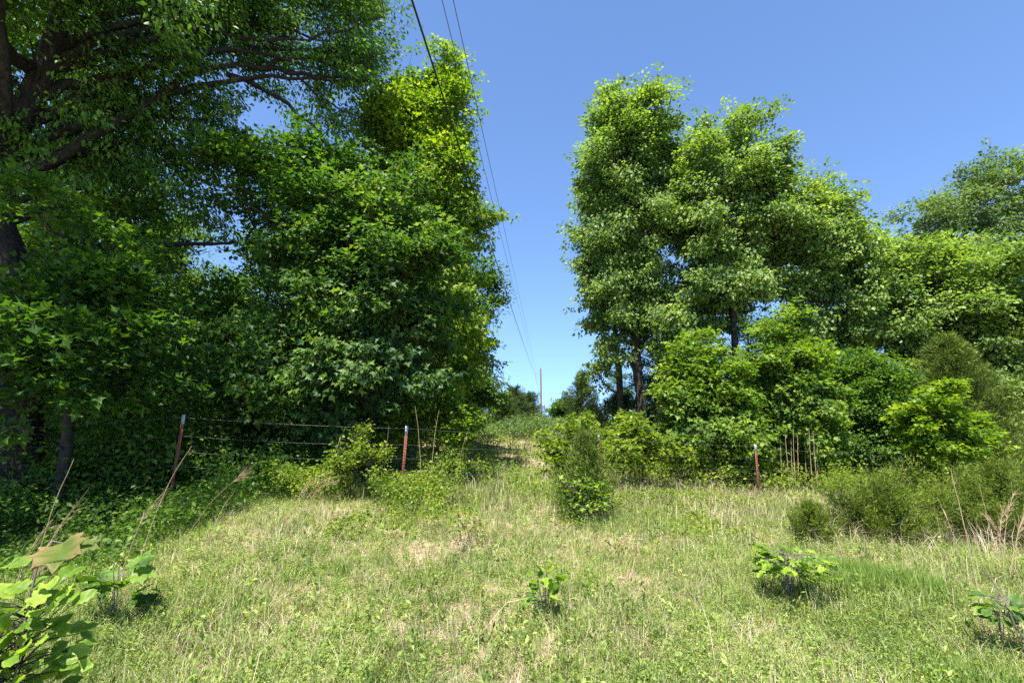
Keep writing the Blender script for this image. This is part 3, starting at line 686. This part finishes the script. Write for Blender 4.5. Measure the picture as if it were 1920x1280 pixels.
# ------------------------------------------------------------------ power line
def build_line():
    pole_xy = [(80, 4.76), (240, 16.1), (400, 28.9), (560, 41.5)]
    tops = [P(1014, 690, 80)[2], P(1021, 757, 240)[2], P(1026, 770, 400)[2], P(1029, 776, 560)[2]]
    labs = ["nearest weathered wooden utility pole at the end of the cleared strip", "second utility pole far beyond the nearest one", "third utility pole, faint beyond the second", "farthest and smallest of the utility poles"]
    for (Y, X), tz, lab in zip(pole_xy, tops, labs):
        g = gz(X, Y)
        root = empty("utility_pole", (X, Y, g), lab, "utility pole", "utility poles along the cleared strip")
        mb = MB(); tube(mb, [(X, Y, g - .2), (X + .02, Y, (g + tz) / 2), (X, Y, tz - .3), (X, Y, tz)], [.19, .16, .13, .11], 12)
        mb.build("shaft", M['pole'], root)
        mb = MB()
        for dx, dz in ((-.9, -.95), (-.62, -.12)):
            mb = MB(); tube(mb, [(X, Y - .05, tz + dz - .12), (X + dx, Y - .05, tz + dz)], .03, 6)
            mb.build("bracket", M['wire_thin'], root)
    def wire(name, lab, off, z0, mat, r, dzs):
        # X offset from the pole line, eye-relative height in mid span
        q = []
        px = lambda y: 4.76 + (16.1 - 4.76) / 160 * (y - 80)
        for Y in np.concatenate([np.arange(-40, 20, 1.0), np.arange(20, 81, 4.0)]):
            q.append((px(Y) + off, Y, EYE + z0 + (tops[0] + dzs - EYE - z0) * (Y / 80.0) ** 2))
        for a in range(3):
            (Y0, X0), (Y1, X1) = pole_xy[a], pole_xy[a + 1]
            for u in np.arange(1, 21) / 20:
                q.append((X0 + (X1 - X0) * u + off, Y0 + (Y1 - Y0) * u, (tops[a] * (1 - u) + tops[a + 1] * u) + dzs - 1.2 * 4 * u * (1 - u)))
        mb = MB(); tube(mb, q, r, 6, cap=False)
        o = mb.build(name, M[mat], origin=q[0]); tag(o, lab, "wire", "overhead power line wires")
    wire("power_cable", "thick black overhead cable, lowest of the three wires", -.97, 6.0, 'wire_dark', .017, -.95)
    wire("power_wire", "thin bare overhead wire in the middle of the three", -1.05, 8.15, 'wire_thin', .0085, .08)
    wire("power_wire", "thin bare overhead wire, rightmost of the three", -.83, 8.15, 'wire_thin', .0085, .10)
build_line()

# ------------------------------------------------------------------ field vegetation
def in_view(x, y, m=1.0):
    return (np.abs(x) < y * 1.12 + m)
def scatter(rs, n, ymin, ymax, power=2.0, xr=1.15, xm=.6):
    """points thinned with distance"""
    u = rs.rand(n)
    if power == 2.0: y = ymin * (ymax / ymin) ** u
    else: y = (ymin ** (2 - power) + u * (ymax ** (2 - power) - ymin ** (2 - power))) ** (1 / (2 - power))
    x = (rs.rand(n) * 2 - 1) * (y * xr + xm)
    return x, y

def blades(name, mat, rs, x, y, h, wdt, lean=.35, kind=None, bend=.35, flat=0.0):
    n = len(x); z = ground(x, y)
    a = rs.rand(n) * 6.2832; d = np.stack([np.cos(a), np.sin(a)], 1)
    ln = rs.rand(n) * lean + flat
    b0 = np.stack([x, y, z - .01], 1)
    hd = np.stack([d[:, 0] * ln, d[:, 1] * ln, np.sqrt(np.maximum(.04, 1 - ln ** 2))], 1)
    mid = b0 + hd * (h * .55)[:, None]
    hd2 = nrm(hd + np.stack([d[:, 0] * bend, d[:, 1] * bend, -bend * .6 * np.ones(n)], 1) * (.3 + rs.rand(n))[:, None])
    tip = mid + hd2 * (h * .45)[:, None]
    s = nrm(np.stack([-d[:, 1], d[:, 0], np.zeros(n)], 1) + rs.randn(n, 3) * .3)
    ww = (wdt / 2)[:, None]
    V = np.stack([b0 - s * ww, b0 + s * ww, mid - s * ww * .8, mid + s * ww * .8, tip], 1).reshape(-1, 3)
    f = (np.arange(n)[:, None, None] * 5 + np.array([(0, 1, 3), (0, 3, 2), (2, 3, 4)])[None]).reshape(-1, 3)
    mb = MB(); mb.add(V, f, np.repeat(rs.rand(n), 5))
    return mb

def field():
    rs = np.random.RandomState(101)
    def sun_side(x, y):   # the mown looking field; left of the shade line other plants take over
        return sst(-6.2, -4.4, x + .0 * y)
    # green blades
    x, y = scatter(rs, 420000, 2.1, 16)
    dn = vnoise(x, y, .8, 1) * .6 + vnoise(x, y, .25, 2) * .4
    keep = rs.rand(len(x)) < np.clip(dn * 3.0 - .95, .05, 1) * (.25 + .75 * sun_side(x, y))
    x, y = x[keep], y[keep]
    h = (.05 + .17 * rs.rand(len(x)) ** 1.8) * (1 + .8 * vnoise(x, y, .5, 3) * (vnoise(x, y, 1.3, 5) > .6))
    h *= 1 + .9 * sst(8, 13, y)
    o = blades("grass", 'grass', rs, x, y, h, .0032 + .0004 * y, .95, bend=.8).build("grass", M['grass'])
    tag(o, "short mixed green grass covering the sunny field", "grass", kind="stuff")
    # dry blades and straw lying on the ground
    x, y = scatter(rs, 150000, 2.1, 18)
    dn = vnoise(x, y, .9, 11) * .6 + vnoise(x, y, .3, 12) * .4
    keep = rs.rand(len(x)) < np.clip(dn * 2.6 - .65, .10, 1) * (.2 + .8 * sun_side(x, y))
    x, y = x[keep], y[keep]
    h = .05 + .19 * rs.rand(len(x)) ** 1.4
    o = blades("straw", 'dry', rs, x, y, h, .003 + .0004 * y, .75, flat=.22).build("straw", M['dry'])
    tag(o, "dead tan straw lying among the short field grass", "straw", kind="stuff")
    # forbs: little rosettes and upright stems with small leaves
    x, y = scatter(rs, 80000, 2.1, 15)
    dn = vnoise(x, y, .7, 21) * .55 + vnoise(x, y, .22, 22) * .45
    keep = rs.rand(len(x)) < np.clip(dn * 2.6 - .7, .02, 1) * (.3 + .7 * sun_side(x, y))
    x, y = x[keep], y[keep]; n = len(x)
    hh = .04 + .12 * rs.rand(n) * (.5 + vnoise(x, y, 1.0, 23))
    C = np.stack([x, y, ground(x, y) + hh * .6], 1)
    mb = MB()
    per = 9
    idx = np.repeat(np.arange(n), per)
    off = rs.randn(len(idx), 3) * np.array([.022, .022, .0]); off[:, 2] = (rs.rand(len(idx)) - .5) * hh[idx] * 1.1
    ax = off * [1, 1, 0] * 30 + rs.randn(len(idx), 3) * .4 + [0, 0, .25]
    N = rs.randn(len(idx), 3) * .5 + [0, 0, 1]
    place_leaves(mb, 'rhomb', C[idx] + off, ax, N, (.012 + .018 * rs.rand(len(idx))) * (1 + .04 * y[idx]), np.clip(rs.rand(n)[idx] * .6 + rs.rand(len(idx)) * .4, 0, 1), .6)
    o = mb.build("weeds", M['forb']); tag(o, "low leafy weeds scattered through the field grass", "weeds", kind="stuff")
    # tufts and broad leaved weeds
    x, y = scatter(rs, 1500, 2.3, 11, 1.8); k = x > -4.4; x, y = x[k], y[k]
    i2 = np.repeat(np.arange(len(x)), 34); rr = rs.uniform(.015, .06, len(x))[i2]
    x3 = x[i2] + rs.randn(len(i2)) * rr; y3 = y[i2] + rs.randn(len(i2)) * rr
    hh3 = (rs.uniform(.08, .26, len(x)) ** 1.0)[i2] * rs.uniform(.5, 1.1, len(i2))
    mbt = blades("grass", 'grass', rs, x3, y3, hh3, np.full(len(i2), .0045), .75, bend=.6)
    mbt.t = [np.repeat((rs.rand(len(x))[i2] * .7 + .3 * rs.rand(len(i2))), 5)]
    o = mbt.build("grass_tufts", M['grass']); tag(o, "tufts of longer grass scattered over the field", "grass", kind="stuff")
    x, y = scatter(rs, 2600, 2.3, 12, 1.8); k = (x > -4.4) & (rs.rand(len(x)) < 1.6 * vnoise(x, y, 1.2, 88)); x, y = x[k], y[k]
    i2 = np.repeat(np.arange(len(x)), 12); n = len(i2)
    hh3 = rs.uniform(.03, .22, len(x))
    pos = np.stack([x[i2], y[i2], ground(x[i2], y[i2]) + hh3[i2] * rs.uniform(.2, 1.1, n)], 1) + rs.randn(n, 3) * [.02, .02, .005]
    mb = MB(); place_leaves(mb, 'rhomb', pos, rs.randn(n, 3) + [0, 0, .5], rs.randn(n, 3) * .6 + [0, 0, 1], rs.uniform(.03, .065, n), np.clip(rs.rand(len(x))[i2] * .8 + .2 * rs.rand(n), 0, 1), .75)
    x4 = np.stack([x, y, ground(x, y)], 1); twigs(mb, x4, x4 + np.stack([rs.randn(len(x)) * .02, rs.randn(len(x)) * .02, hh3 * 1.1], 1), .0018, .001)
    o = mb.build("weeds", M['forb']); tag(o, "upright broad leaved weeds scattered over the field", "weeds", kind="stuff")
    # yellow florets
    x, y = scatter(rs, 5000, 2.2, 12)
    keep = (rs.rand(len(x)) < vnoise(x, y, .8, 31) ** 2 * 1.2) & (x > -4.6); x, y = x[keep], y[keep]
    mb = MB(); n = len(x)
    pos = np.stack([x, y, ground(x, y) + .05 + .07 * rs.rand(n)], 1)
    place_leaves(mb, 'rhomb', pos, rs.randn(n, 3), rs.randn(n, 3) * .4 + [0, 0, 1], .010 + .001 * y, rs.rand(n), 1.6)
    o = mb.build("florets", M['yellow']); tag(o, "tiny yellow flower heads dotted in the field grass", "flowers", kind="stuff")
    # lush green patch
    n = 9000
    a = rs.rand(n) * 6.28; r = rs.rand(n) ** .6
    x = 3.75 + np.cos(a) * r * .55 + rs.randn(n) * .12; y = 5.25 + np.sin(a) * r * .5 + rs.randn(n) * .15; kk = vnoise(x, y, .3, 77) > .35; x, y = x[kk], y[kk]
    x2 = 3.0 + rs.randn(1600) * .16; y2 = 3.5 + rs.randn(1600) * .16
    x, y = np.concatenate([x, x2]), np.concatenate([y, y2])
    o = blades("grass", 'lush', rs, x, y, .10 + .14 * rs.rand(len(x)), np.full(len(x), .006), .55).build("grass", M['lush'])
    tag(o, "patch of lusher longer bright green grass at the lower right", "grass", kind="stuff")
    # tall dry grass by the fence and beyond in the cleared strip
    x, y = scatter(rs, 150000, 6.0, 42, 1.6)
    zone = sst(7.5, 10.5, y + .25 * np.clip(x, -3, 8)) * sst(-3.6, -1.6, x) * (1 - sst(12, 15, y) * sst(3, 4.5, x)) * (1 - sst(9, 11, x))
    zone *= np.clip(2.2 * vnoise(x, y, .9, 41) * vnoise(x, y, .28, 42) * 2 - .55, .03, 1) * (.4 + 1.3 * sst(1.6, 3.2, x))
    keep = rs.rand(len(x)) < zone; x, y = x[keep], y[keep]
    h = .16 + .50 * rs.rand(len(x)) ** 1.6
    o = blades("dry_grass", 'dry', rs, x, y, h, .0030 + .0004 * y, .75, bend=.9).build("dry_grass", M['dry'])
    tag(o, "tall tan dry grass along the fence and up the cleared strip", "grass", kind="stuff")
    n = 11000; x, y = scatter(rs, n, 2.6, 14, 1.7)
    zone = (.10 + .9 * sst(1.5, 5, x)) * (.25 + .75 * sst(4, 9, y)) * vnoise(x, y, 1.0, 71) * 1.5 * sst(-5, -3.5, x)
    zone = np.maximum(zone, .5 * sst(8, 9.5, y) * sst(-3, -1, x) * vnoise(x, y, .6, 72) * 1.6)
    k = rs.rand(n) < zone; x, y = x[k], y[k]
    h = .22 + .5 * rs.rand(len(x)) ** 1.6
    o = blades("dry_stems", 'dry', rs, x, y, h, .0030 + .0003 * y, .7, bend=1.1).build("dry_stems", M['dry'])
    tag(o, "thin bent tan stems standing scattered above the field weeds", "dry stems", kind="stuff")
    # green tall grass mixed
    x, y = scatter(rs, 130000, 6.0, 42, 1.6)
    zone = sst(7.0, 10, y + .25 * np.clip(x, -3, 8)) * sst(-4.5, -1.6, x) * (1 - sst(14, 17, y) * sst(4, 6, x))
    keep = rs.rand(len(x)) < zone * vnoise(x, y, .9, 43) * 1.3; x, y = x[keep], y[keep]
    o = blades("grass", 'grass', rs, x, y, .12 + .26 * rs.rand(len(x)) ** 1.5, .0045 + .0006 * y, .7).build("tall_grass", M['grass'])
    tag(o, "knee high green grass near the fence and in the cleared strip", "grass", kind="stuff")
    # brambly green growth: fence foot, strip, and wood edges
    mb = MB()
    def clumps(n, xa, xb, ya, yb, hmax, size, mbx=mb, den=None, per=26, R=.22, kind='rhomb'):
        x = rs.uniform(xa, xb, n); y = rs.uniform(ya, yb, n)
        if den is not None: k = rs.rand(n) < den(x, y); x, y = x[k], y[k]
        hh = hmax * vnoise(x, y, .9, 51) * (.4 + .9 * rs.rand(len(x)))
        # growth stays low right in front of the fence posts
        for (pxx, pyy) in ((-5.64, 8.5), (-2.05, 9.6), (1.95, 11.3), (6.3, 12.8)):
            f = (np.abs(x / y - pxx / pyy) < .045) & (y < pyy + .3) & (y > pyy - 4)
            hh = np.where(f, np.minimum(hh, .3), hh)
        C = np.stack([x, y, ground(x, y) + .06 + hh], 1)
        leaf_cloud(mbx, rs, C, per, R, size, kind, .6, .9, .7)
    clumps(1500, -4.2, .4, 8.0, 11.8, .8, .055, den=lambda x, y: (1 - .8 * sst(-1.4, -.3, x)) * sst(.32, .55, vnoise(x, y, .9, 61)), R=.2)
    clumps(900, 3, 14, 13.4, 16.5, 1.1, .085, den=lambda x, y: sst(.2, .5, vnoise(x, y, 1.1, 62)), R=.3)
    clumps(380, 7.5, 15, 11, 14, .8, .06, den=lambda x, y: sst(.25, .55, vnoise(x, y, 1.1, 63)), R=.24)
    clumps(700, 1.6, 8, 9.5, 12.5, .4, .05, den=lambda x, y: sst(.45, .65, vnoise(x, y, .9, 64)), R=.18)
    clumps(2200, -4.5, 6.0, 12.5, 28, .5, .085, den=lambda x, y: np.where(np.abs(x - .2 - .03 * y) > 1.3, 1, .45) * (.15 + .85 * sst(.35, .6, vnoise(x, y, 1.3, 69))), per=20, R=.3)
    clumps(700, -2.6, 3.4, 6.4, 10.5, .36, .045, den=lambda x, y: sst(.4, .65, vnoise(x, y, .8, 65)), R=.16)
    o = mb.build("undergrowth", M['vine']); tag(o, "sunlit brambles and vines along the fence foot and wood edge", "undergrowth", kind="stuff")
    mb = MB()
    clumps(5200, -5.0, 8.5, 27, 46, .95, .14, mb, den=lambda x, y: .4 + .6 * sst(.2, .5, vnoise(x, y, 2., 66)), per=20, R=.5)
    o = mb.build("undergrowth", M['far_leaf']); tag(o, "dense low bushes on the rise of the cleared strip below the utility pole", "undergrowth", kind="stuff")
    mb = MB()
    clumps(5600, -15, -3.6, 4.9, 15, .85, .06, mb, den=lambda x, y: sst(-3.6, -4.5, x) * (.35 + .75 * sst(.25, .5, vnoise(x, y, .9, 67))) * (x > -y * 1.15 - 1), per=24, R=.24)
    clumps(1200, -15, -3.6, 9, 18, 1.3, .09, mb, den=lambda x, y: sst(.3, .5, vnoise(x, y, 1.2, 68)), per=22, R=.34)
    clumps(1500, -14, -5.2, 8.2, 12.5, 2.6, .10, mb, den=lambda x, y: (x < -2.0 - .38 * y) & (x > -y * 1.15 - 1), per=22, R=.38)
    clumps(5200, -34, -5.0, 15, 32, 4.2, .16, mb, den=lambda x, y: (x < -2.2 - .17 * y) & (x > -y * 1.15 - 3), per=20, R=.55)
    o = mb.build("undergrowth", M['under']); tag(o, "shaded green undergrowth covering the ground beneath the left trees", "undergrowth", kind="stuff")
    mb = MB()
    clumps(4200, 7, 34, 18.5, 31, 3.6, .16, mb, den=lambda x, y: (x > 1.5 + .25 * y), per=20, R=.55)
    o = mb.build("undergrowth", M['wood_leaf']); tag(o, "brush filling the ground between the trunks of the right wood", "undergrowth", kind="stuff")
    # grass growing in the shade
    n = 15000; x = rs.uniform(-11, -4.0, n); y = rs.uniform(4.2, 11, n); k = (x > -y * 1.15 - .5); x, y = x[k], y[k]
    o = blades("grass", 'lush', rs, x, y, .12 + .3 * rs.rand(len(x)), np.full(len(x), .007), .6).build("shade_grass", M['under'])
    tag(o, "longer grass growing in the shade at the left of the field", "grass", kind="stuff")
field()

# ------------------------------------------------------------------ single stalks
def plume_stalk(label, x, y, dx, h, r=.004, plume=0, bend=0.0, seed=0, name="dry_stalk", group="dry stalks standing in the field", dy=0.0, cat="stalk"):
    rs = np.random.RandomState(900 + seed)
    g = gz(x, y)
    q = spline([(x, y, g - .02), (x + dx * .3, y + dy * .3, g + h * .4), (x + dx * .62, y + dy * .6, g + h * (.75 + .05 * bend)), (x + dx, y + dy, g + h)], .06)
    q[1:] += np.cumsum(rs.randn(len(q) - 1, 3) * .0015, 0)
    mb = MB(); tube(mb, q, np.linspace(r, r * .45, len(q)), 5)
    # leaf sheaths
    n = max(3, int(h * 5)); ii = rs.randint(2, len(q) - 1, n)
    ax = rs.randn(n, 3) * .6 + nrm(q[ii + 0] - q[ii - 1])
    place_leaves(mb, 'blade', q[ii], ax, rs.randn(n, 3), .05 + .08 * rs.rand(n), rs.rand(n), .05)
    if plume:
        m = 26; jj = (len(q) * (1 - plume * rs.rand(m))).astype(int).clip(2, len(q) - 1)
        d = nrm(q[jj] - q[jj - 1])
        A = q[jj]; Bp = A + nrm(d + rs.randn(m, 3) * .28 + [.25 * np.sign(dx + 1e-6), 0, -.05]) * (.07 + .12 * rs.rand(m))[:, None]
        twigs(mb, A, Bp, .0016, .0008)
    o = mb.build(name, M['stalk'], origin=(x, y, g))
    tag(o, label, cat, group)
def S(px, py, Y):   # ground point under a pixel column
    p = P(px, py, Y); return p[0], p[1]
def stalk_px(label, p0, p1, Y, **k):
    """stalk from foot pixel column p0x to tip pixel p1 at distance Y"""
    a = P(p0, 900, Y); t = P(p1[0], p1[1], Y)
    g = gz(a[0], Y)
    plume_stalk(label, a[0], Y, t[0] - a[0], max(.2, t[2] - g), **k)
stalk_px("tall thin stalk leaning right at the far left in the shade", 78, (138, 860), 4.2, seed=1)
stalk_px("long pale stalk slanting right across the shade before the leftmost fence post", 268, (360, 836), 5.0, seed=2, r=.0045)
stalk_px("curved dry grass plume arching at the far left above the big red leaf", 20, (95, 975), 3.4, plume=.5, bend=1, seed=3)
stalk_px("short bent plume beside the far left grass plume", 60, (130, 960), 3.5, plume=.5, bend=1, seed=4)
stalk_px("fine stem with drooping plume above the leafy seedling in the shade", 230, (300, 930), 4.4, plume=.5, bend=1, seed=5)
stalk_px("faint long stem slanting over the shaded undergrowth", 330, (445, 895), 5.2, plume=.1, seed=6, r=.003)
stalk_px("stout tan stem at the edge of the shade in the left middle", 395, (440, 920), 5.6, seed=7)
for i, (a, b, c) in enumerate([(535, 600, 890), (545, 625, 895), (555, 618, 905), (548, 592, 900)]):
    stalk_px("wind bent broomsedge plume leaning right at the shade edge", a, (b, c), 6.6, plume=.55, bend=1.5, seed=10 + i, name="grass_plume", group="wind bent plumes left of the fence post", cat="dry grass")
stalk_px("straight brown stem left of the shrub on the fence wires", 608, (648, 800), 9.0, seed=20, r=.006)
stalk_px("tall thin stem between the wires just left of the fence post", 718, (730, 798), 9.2, seed=21)
stalk_px("brown reed leaning left just right of the maple fence post", 793, (780, 760), 9.3, seed=22, r=.006)
stalk_px("pale reed leaning right of the maple fence post", 804, (824, 768), 9.3, seed=23, r=.006)
stalk_px("leaning stem at the wood edge right of the wires", 850, (880, 800), 9.8, seed=24)
for i, px in enumerate([1466, 1476, 1484, 1490, 1497, 1505, 1513, 1519, 1526, 1531]):
    rsx = np.random.RandomState(300 + i)
    stalk_px("bare upright dead stalk in the row behind the fence", px + rsx.randint(-2, 8), (px + rsx.randint(-4, 4), 800 + rsx.randint(0, 26)), 13.6 + rsx.rand(), seed=30 + i, r=.010, name="dead_stalk", group="row of dead stalks behind the fence", cat="stalk")
stalk_px("tallest pale reed rising before the wide juniper bush", 1806, (1782, 880), 4.2, seed=50, r=.0055)
stalk_px("thin pale reed left of the tallest reed", 1800, (1756, 930), 4.3, seed=51, r=.004)
stalk_px("short slanting reed left of the two tall reeds", 1790, (1735, 990), 4.4, seed=52, r=.0035)
stalk_px("thin straw stalk before the juniper at the right edge", 1846, (1836, 905), 5.4, seed=53, r=.004)
for i, (a, b, c) in enumerate([(1850, 1900, 930), (1860, 1925, 960), (1845, 1880, 960), (1870, 1915, 985), (1880, 1860, 975)]):
    stalk_px("leaning tan straw in the tuft before the right edge juniper", a, (b, c), 5.6, plume=.3, seed=60 + i, name="dry_stalk", group="straw tuft before the right edge juniper")
stalk_px("short straw stub in the bottom right foreground", 1340, (1372, 1210), 2.9, seed=70)

# ------------------------------------------------------------------ seedlings with big leaves
def big_leaf(mb, base, axis, normal, size, tint, lobes=5, rs=None, cup=.12):
    """a lobed leaf with its own outline, folded along the midrib"""
    if lobes == 5:
        out = [(0, 0), (-.16, -.05), (-.42, .02), (-.36, .16), (-.62, .34), (-.40, .42), (-.44, .66), (-.20, .60), (-.10, .78), (0, 1.02)]
    elif lobes == 7:
        out = [(0, 0), (-.06, .10), (-.22, .20), (-.10, .30), (-.30, .46), (-.12, .52), (-.30, .74), (-.10, .78), (-.12, .92), (0, 1.0)]
    else:
        out = [(0, 0), (-.16, .08), (-.30, .28), (-.33, .48), (-.24, .72), (-.10, .90), (0, 1.0)]
    L_ = np.array(out); L_ = np.concatenate([np.stack([L_[:-1], (L_[:-1] * .55 + L_[1:] * .45)], 1).reshape(-1, 2), L_[-1:]])
    n = len(L_); K = 4
    a = nrm(axis); nn = nrm(normal - (normal @ a) * a); s = np.cross(a, nn)
    ph = (base[0] * 37 + base[1] * 91) % 6.28
    for side in (1, -1):
        V = []; T = []
        for k in range(K + 1):
            t = k / K
            y = L_[:, 1].clip(0, 1) * (1 - t) + L_[:, 1] * t; x = L_[:, 0] * t * side
            y = y + (np.abs(L_[:, 0]) * .35 * (t - t * t))          # side veins sweep forward
            z = cup * np.abs(x) * 1.1 - .30 * y ** 2 * cup + .035 * np.sin(y * 30 + np.abs(x) * 12 + ph) * t + .05 * np.sin(ph + x * 7 + y * 5)
            V.append(base + size * (x[:, None] * s + y[:, None] * a + z[:, None] * nn)); T.append(np.clip(tint + .35 * t ** 2 - .1 + .08 * np.sin(y * 30), 0, 1))
        f = []
        for k in range(K):
            for i in range(n - 1):
                q = (k * n + i, k * n + i + 1, (k + 1) * n + i + 1, (k + 1) * n + i)
                f.append(q if side == -1 else q[::-1])
        mb.add(np.concatenate(V), f, np.concatenate(T))

def seedling(name, label, cat, x, y, h, spread, nleaf, size, mat, lobes=5, seed=1, lean=(0, 0), nst=1, zlo=.45, stem_r=.006, group=None, upr=.6, bark='twig', face=.15):
    rs = np.random.RandomState(seed); g = gz(x, y)
    root = empty(name, (x, y, g), label, cat, group)
    st = MB(); lf = MB()
    for k in range(nst):
        sx, sy = (rs.randn(2) * spread * (.35 if nst > 1 else 0))
        q = spline([(x, y, g - .02), (x + (lean[0] + sx) * .4, y + (lean[1] + sy) * .4, g + h * .5), (x + lean[0] + sx, y + lean[1] + sy, g + h)], .05)
        tube(st, q, np.linspace(stem_r, stem_r * .4, len(q)), 6)
        m = nleaf // nst
        for j in range(m):
            u = zlo + (1 - zlo) * (j + .5) / m
            p = q[int(u * (len(q) - 1))]
            an = j * 2.4 + rs.rand() * .9
            d = np.array([math.cos(an), math.sin(an), rs.uniform(.0, upr)])
            L = spread * (1.15 - .5 * u) * rs.uniform(.35, 1.0)
            e = p + nrm(d) * L
            tube(st, [p, (p + e) / 2 + [0, 0, .01], e], [.0025, .002, .0015], 4, cap=False)
            N = np.array([rs.randn() * .45, rs.randn() * .45 - face, 1.0])
            big_leaf(lf, e, d + [0, 0, rs.uniform(-.6, .2)], N, size * rs.uniform(.65, 1.1), rs.rand(), lobes, rs)
    st.build("stem", M[bark], root); lf.build("foliage", M[mat], root, smooth=True)
    return root
M['seed_leaf'] = leaf_mat("seedling leaf", [(.10, .20, .022), (.16, .27, .028), (.26, .35, .04)], trans=.45, rough=.45, spec=.35)
M['seed_dark'] = leaf_mat("sumac leaf", [(.065, .140, .022), (.095, .185, .026), (.150, .230, .034)], trans=.4, rough=.5, spec=.3)
M['red_leaf'] = leaf_mat("bronze young leaf", [(.13, .19, .03), (.20, .16, .05), (.26, .16, .10), (.15, .19, .03)], trans=.35, rough=.55, spec=.25, nscale=9)
p = S(1020, 1100, 4.55); seedling("redbud_seedling", "small bright green leafy seedling alone in the middle foreground", "seedling", p[0], p[1], .40, .16, 26, .135, 'seed_leaf', 0, 5, nst=3, zlo=.35, upr=1.3)
p = S(1474, 1060, 5.0); seedling("oak_seedling", "spreading yellow green oak seedling casting a small dark shadow in the right foreground", "seedling", p[0], p[1], .47, .36, 150, .14, 'seed_leaf', 7, 6, nst=7, zlo=.62, stem_r=.008, upr=.35)
p = S(1858, 1080, 3.9); seedling("sumac_seedling", "dark green drooping seedling near the right edge of the foreground", "seedling", p[0], p[1], .44, .16, 48, .10, 'seed_dark', 0, 7, nst=3, zlo=.6, upr=.1, lean=(-.02, 0))
seedling("maple_seedling", "large leafed green seedling at the bottom left corner close to the camera", "seedling", -1.66, 1.72,  1.14, .22, 260, .080, 'seed_leaf', 0, 8, lean=(.0, .0), nst=3, zlo=.52, upr=1.0, face=.9, bark='bark', stem_r=.005)
p = S(235, 1000, 4.2); seedling("maple_seedling", "broad leafed seedling in the shade behind the big bronze leaf", "seedling", p[0], p[1], .46, .24, 20, .19, 'seed_dark', 5, 9, nst=3, zlo=.5)
def bronze():
    b = P(75, 1045, 1.75); g = gz(b[0], b[1])
    root = empty("maple_seedling", (b[0], b[1], g), "seedling topped by one large bronze and green lobed leaf at the left", "seedling")
    st = MB(); tube(st, spline([(b[0] - .05, b[1], g - .02), (b[0] - .03, b[1], .7), b, P(116, 1018, 1.79)], .06), [.0045] * 2 + [.003] * 200 if False else .0035, 6)
    st.build("stem", M['twig'], root)
    lf = MB(); big_leaf(lf, P(118, 1015, 1.78), np.array([.42, -.60, -.42]), np.array([.0, -.60, .80]), .15, .22, 5, cup=.14)
    big_leaf(lf, P(150, 1022, 1.78), np.array([1., -.1, -.05]), np.array([.0, -.5, 1.0]), .075, .0, 5, cup=.2)
    lf.build("foliage", M['red_leaf'], root, smooth=True)
    lf = MB()
    rs = np.random.RandomState(3)
    for (px, py) in ((40, 1060), (60, 1090), (95, 1075), (20, 1100), (90, 1110)):
        big_leaf(lf, P(px, py, 1.75 + rs.uniform(-.1, .1)), rs.randn(3) * [1, .6, .3], rs.randn(3) * .3 + [0, -.3, 1], .075, rs.rand(), 5)
    lf.build("leaf_cluster", M['seed_leaf'], root, smooth=True)
bronze()

# dead forked branch at the right edge and by the oak trunks
def dead_branch(name, label, pts, r, seed, mat='twig'):
    rs = np.random.RandomState(seed); pts = [np.array(p) for p in pts]
    mb = MB(); q = spline(pts, .12); q[1:-1] += rs.randn(len(q) - 2, 3) * r * .8
    tube(mb, q, np.linspace(r, r * .3, len(q)), 6)
    for k in range(6):
        i = rs.randint(len(q) // 3, len(q) - 1); d = nrm(q[i] - q[i - 1]) + rs.randn(3) * .6
        L = np.linalg.norm(q[-1] - q[0]) * .25
        tube(mb, [q[i], q[i] + nrm(d) * L * .5 + [0, 0, .02], q[i] + nrm(d) * L], [r * .4, r * .3, r * .15], 5)
    o = mb.build(name, M[mat], origin=pts[0]); tag(o, label, "branch")
g1 = S(1925, 1180, 3.6)
dead_branch("dead_branch", "thin bare forked branch at the lower right edge under the drooping seedling", [(g1[0] + .1, g1[1], gz(g1[0] + .1, g1[1])), P(1905, 1170, 3.7), P(1880, 1120, 3.8), P(1860, 1085, 3.9)], .008, 3, 'bark_pale')
dead_branch("dead_branch", "bleached grey forked branch in front of the junipers right of the oak trunks", [P(1300, 775, 14.9), P(1285, 745, 15), P(1268, 738, 15.1), P(1240, 735, 15.3)], .03, 4)
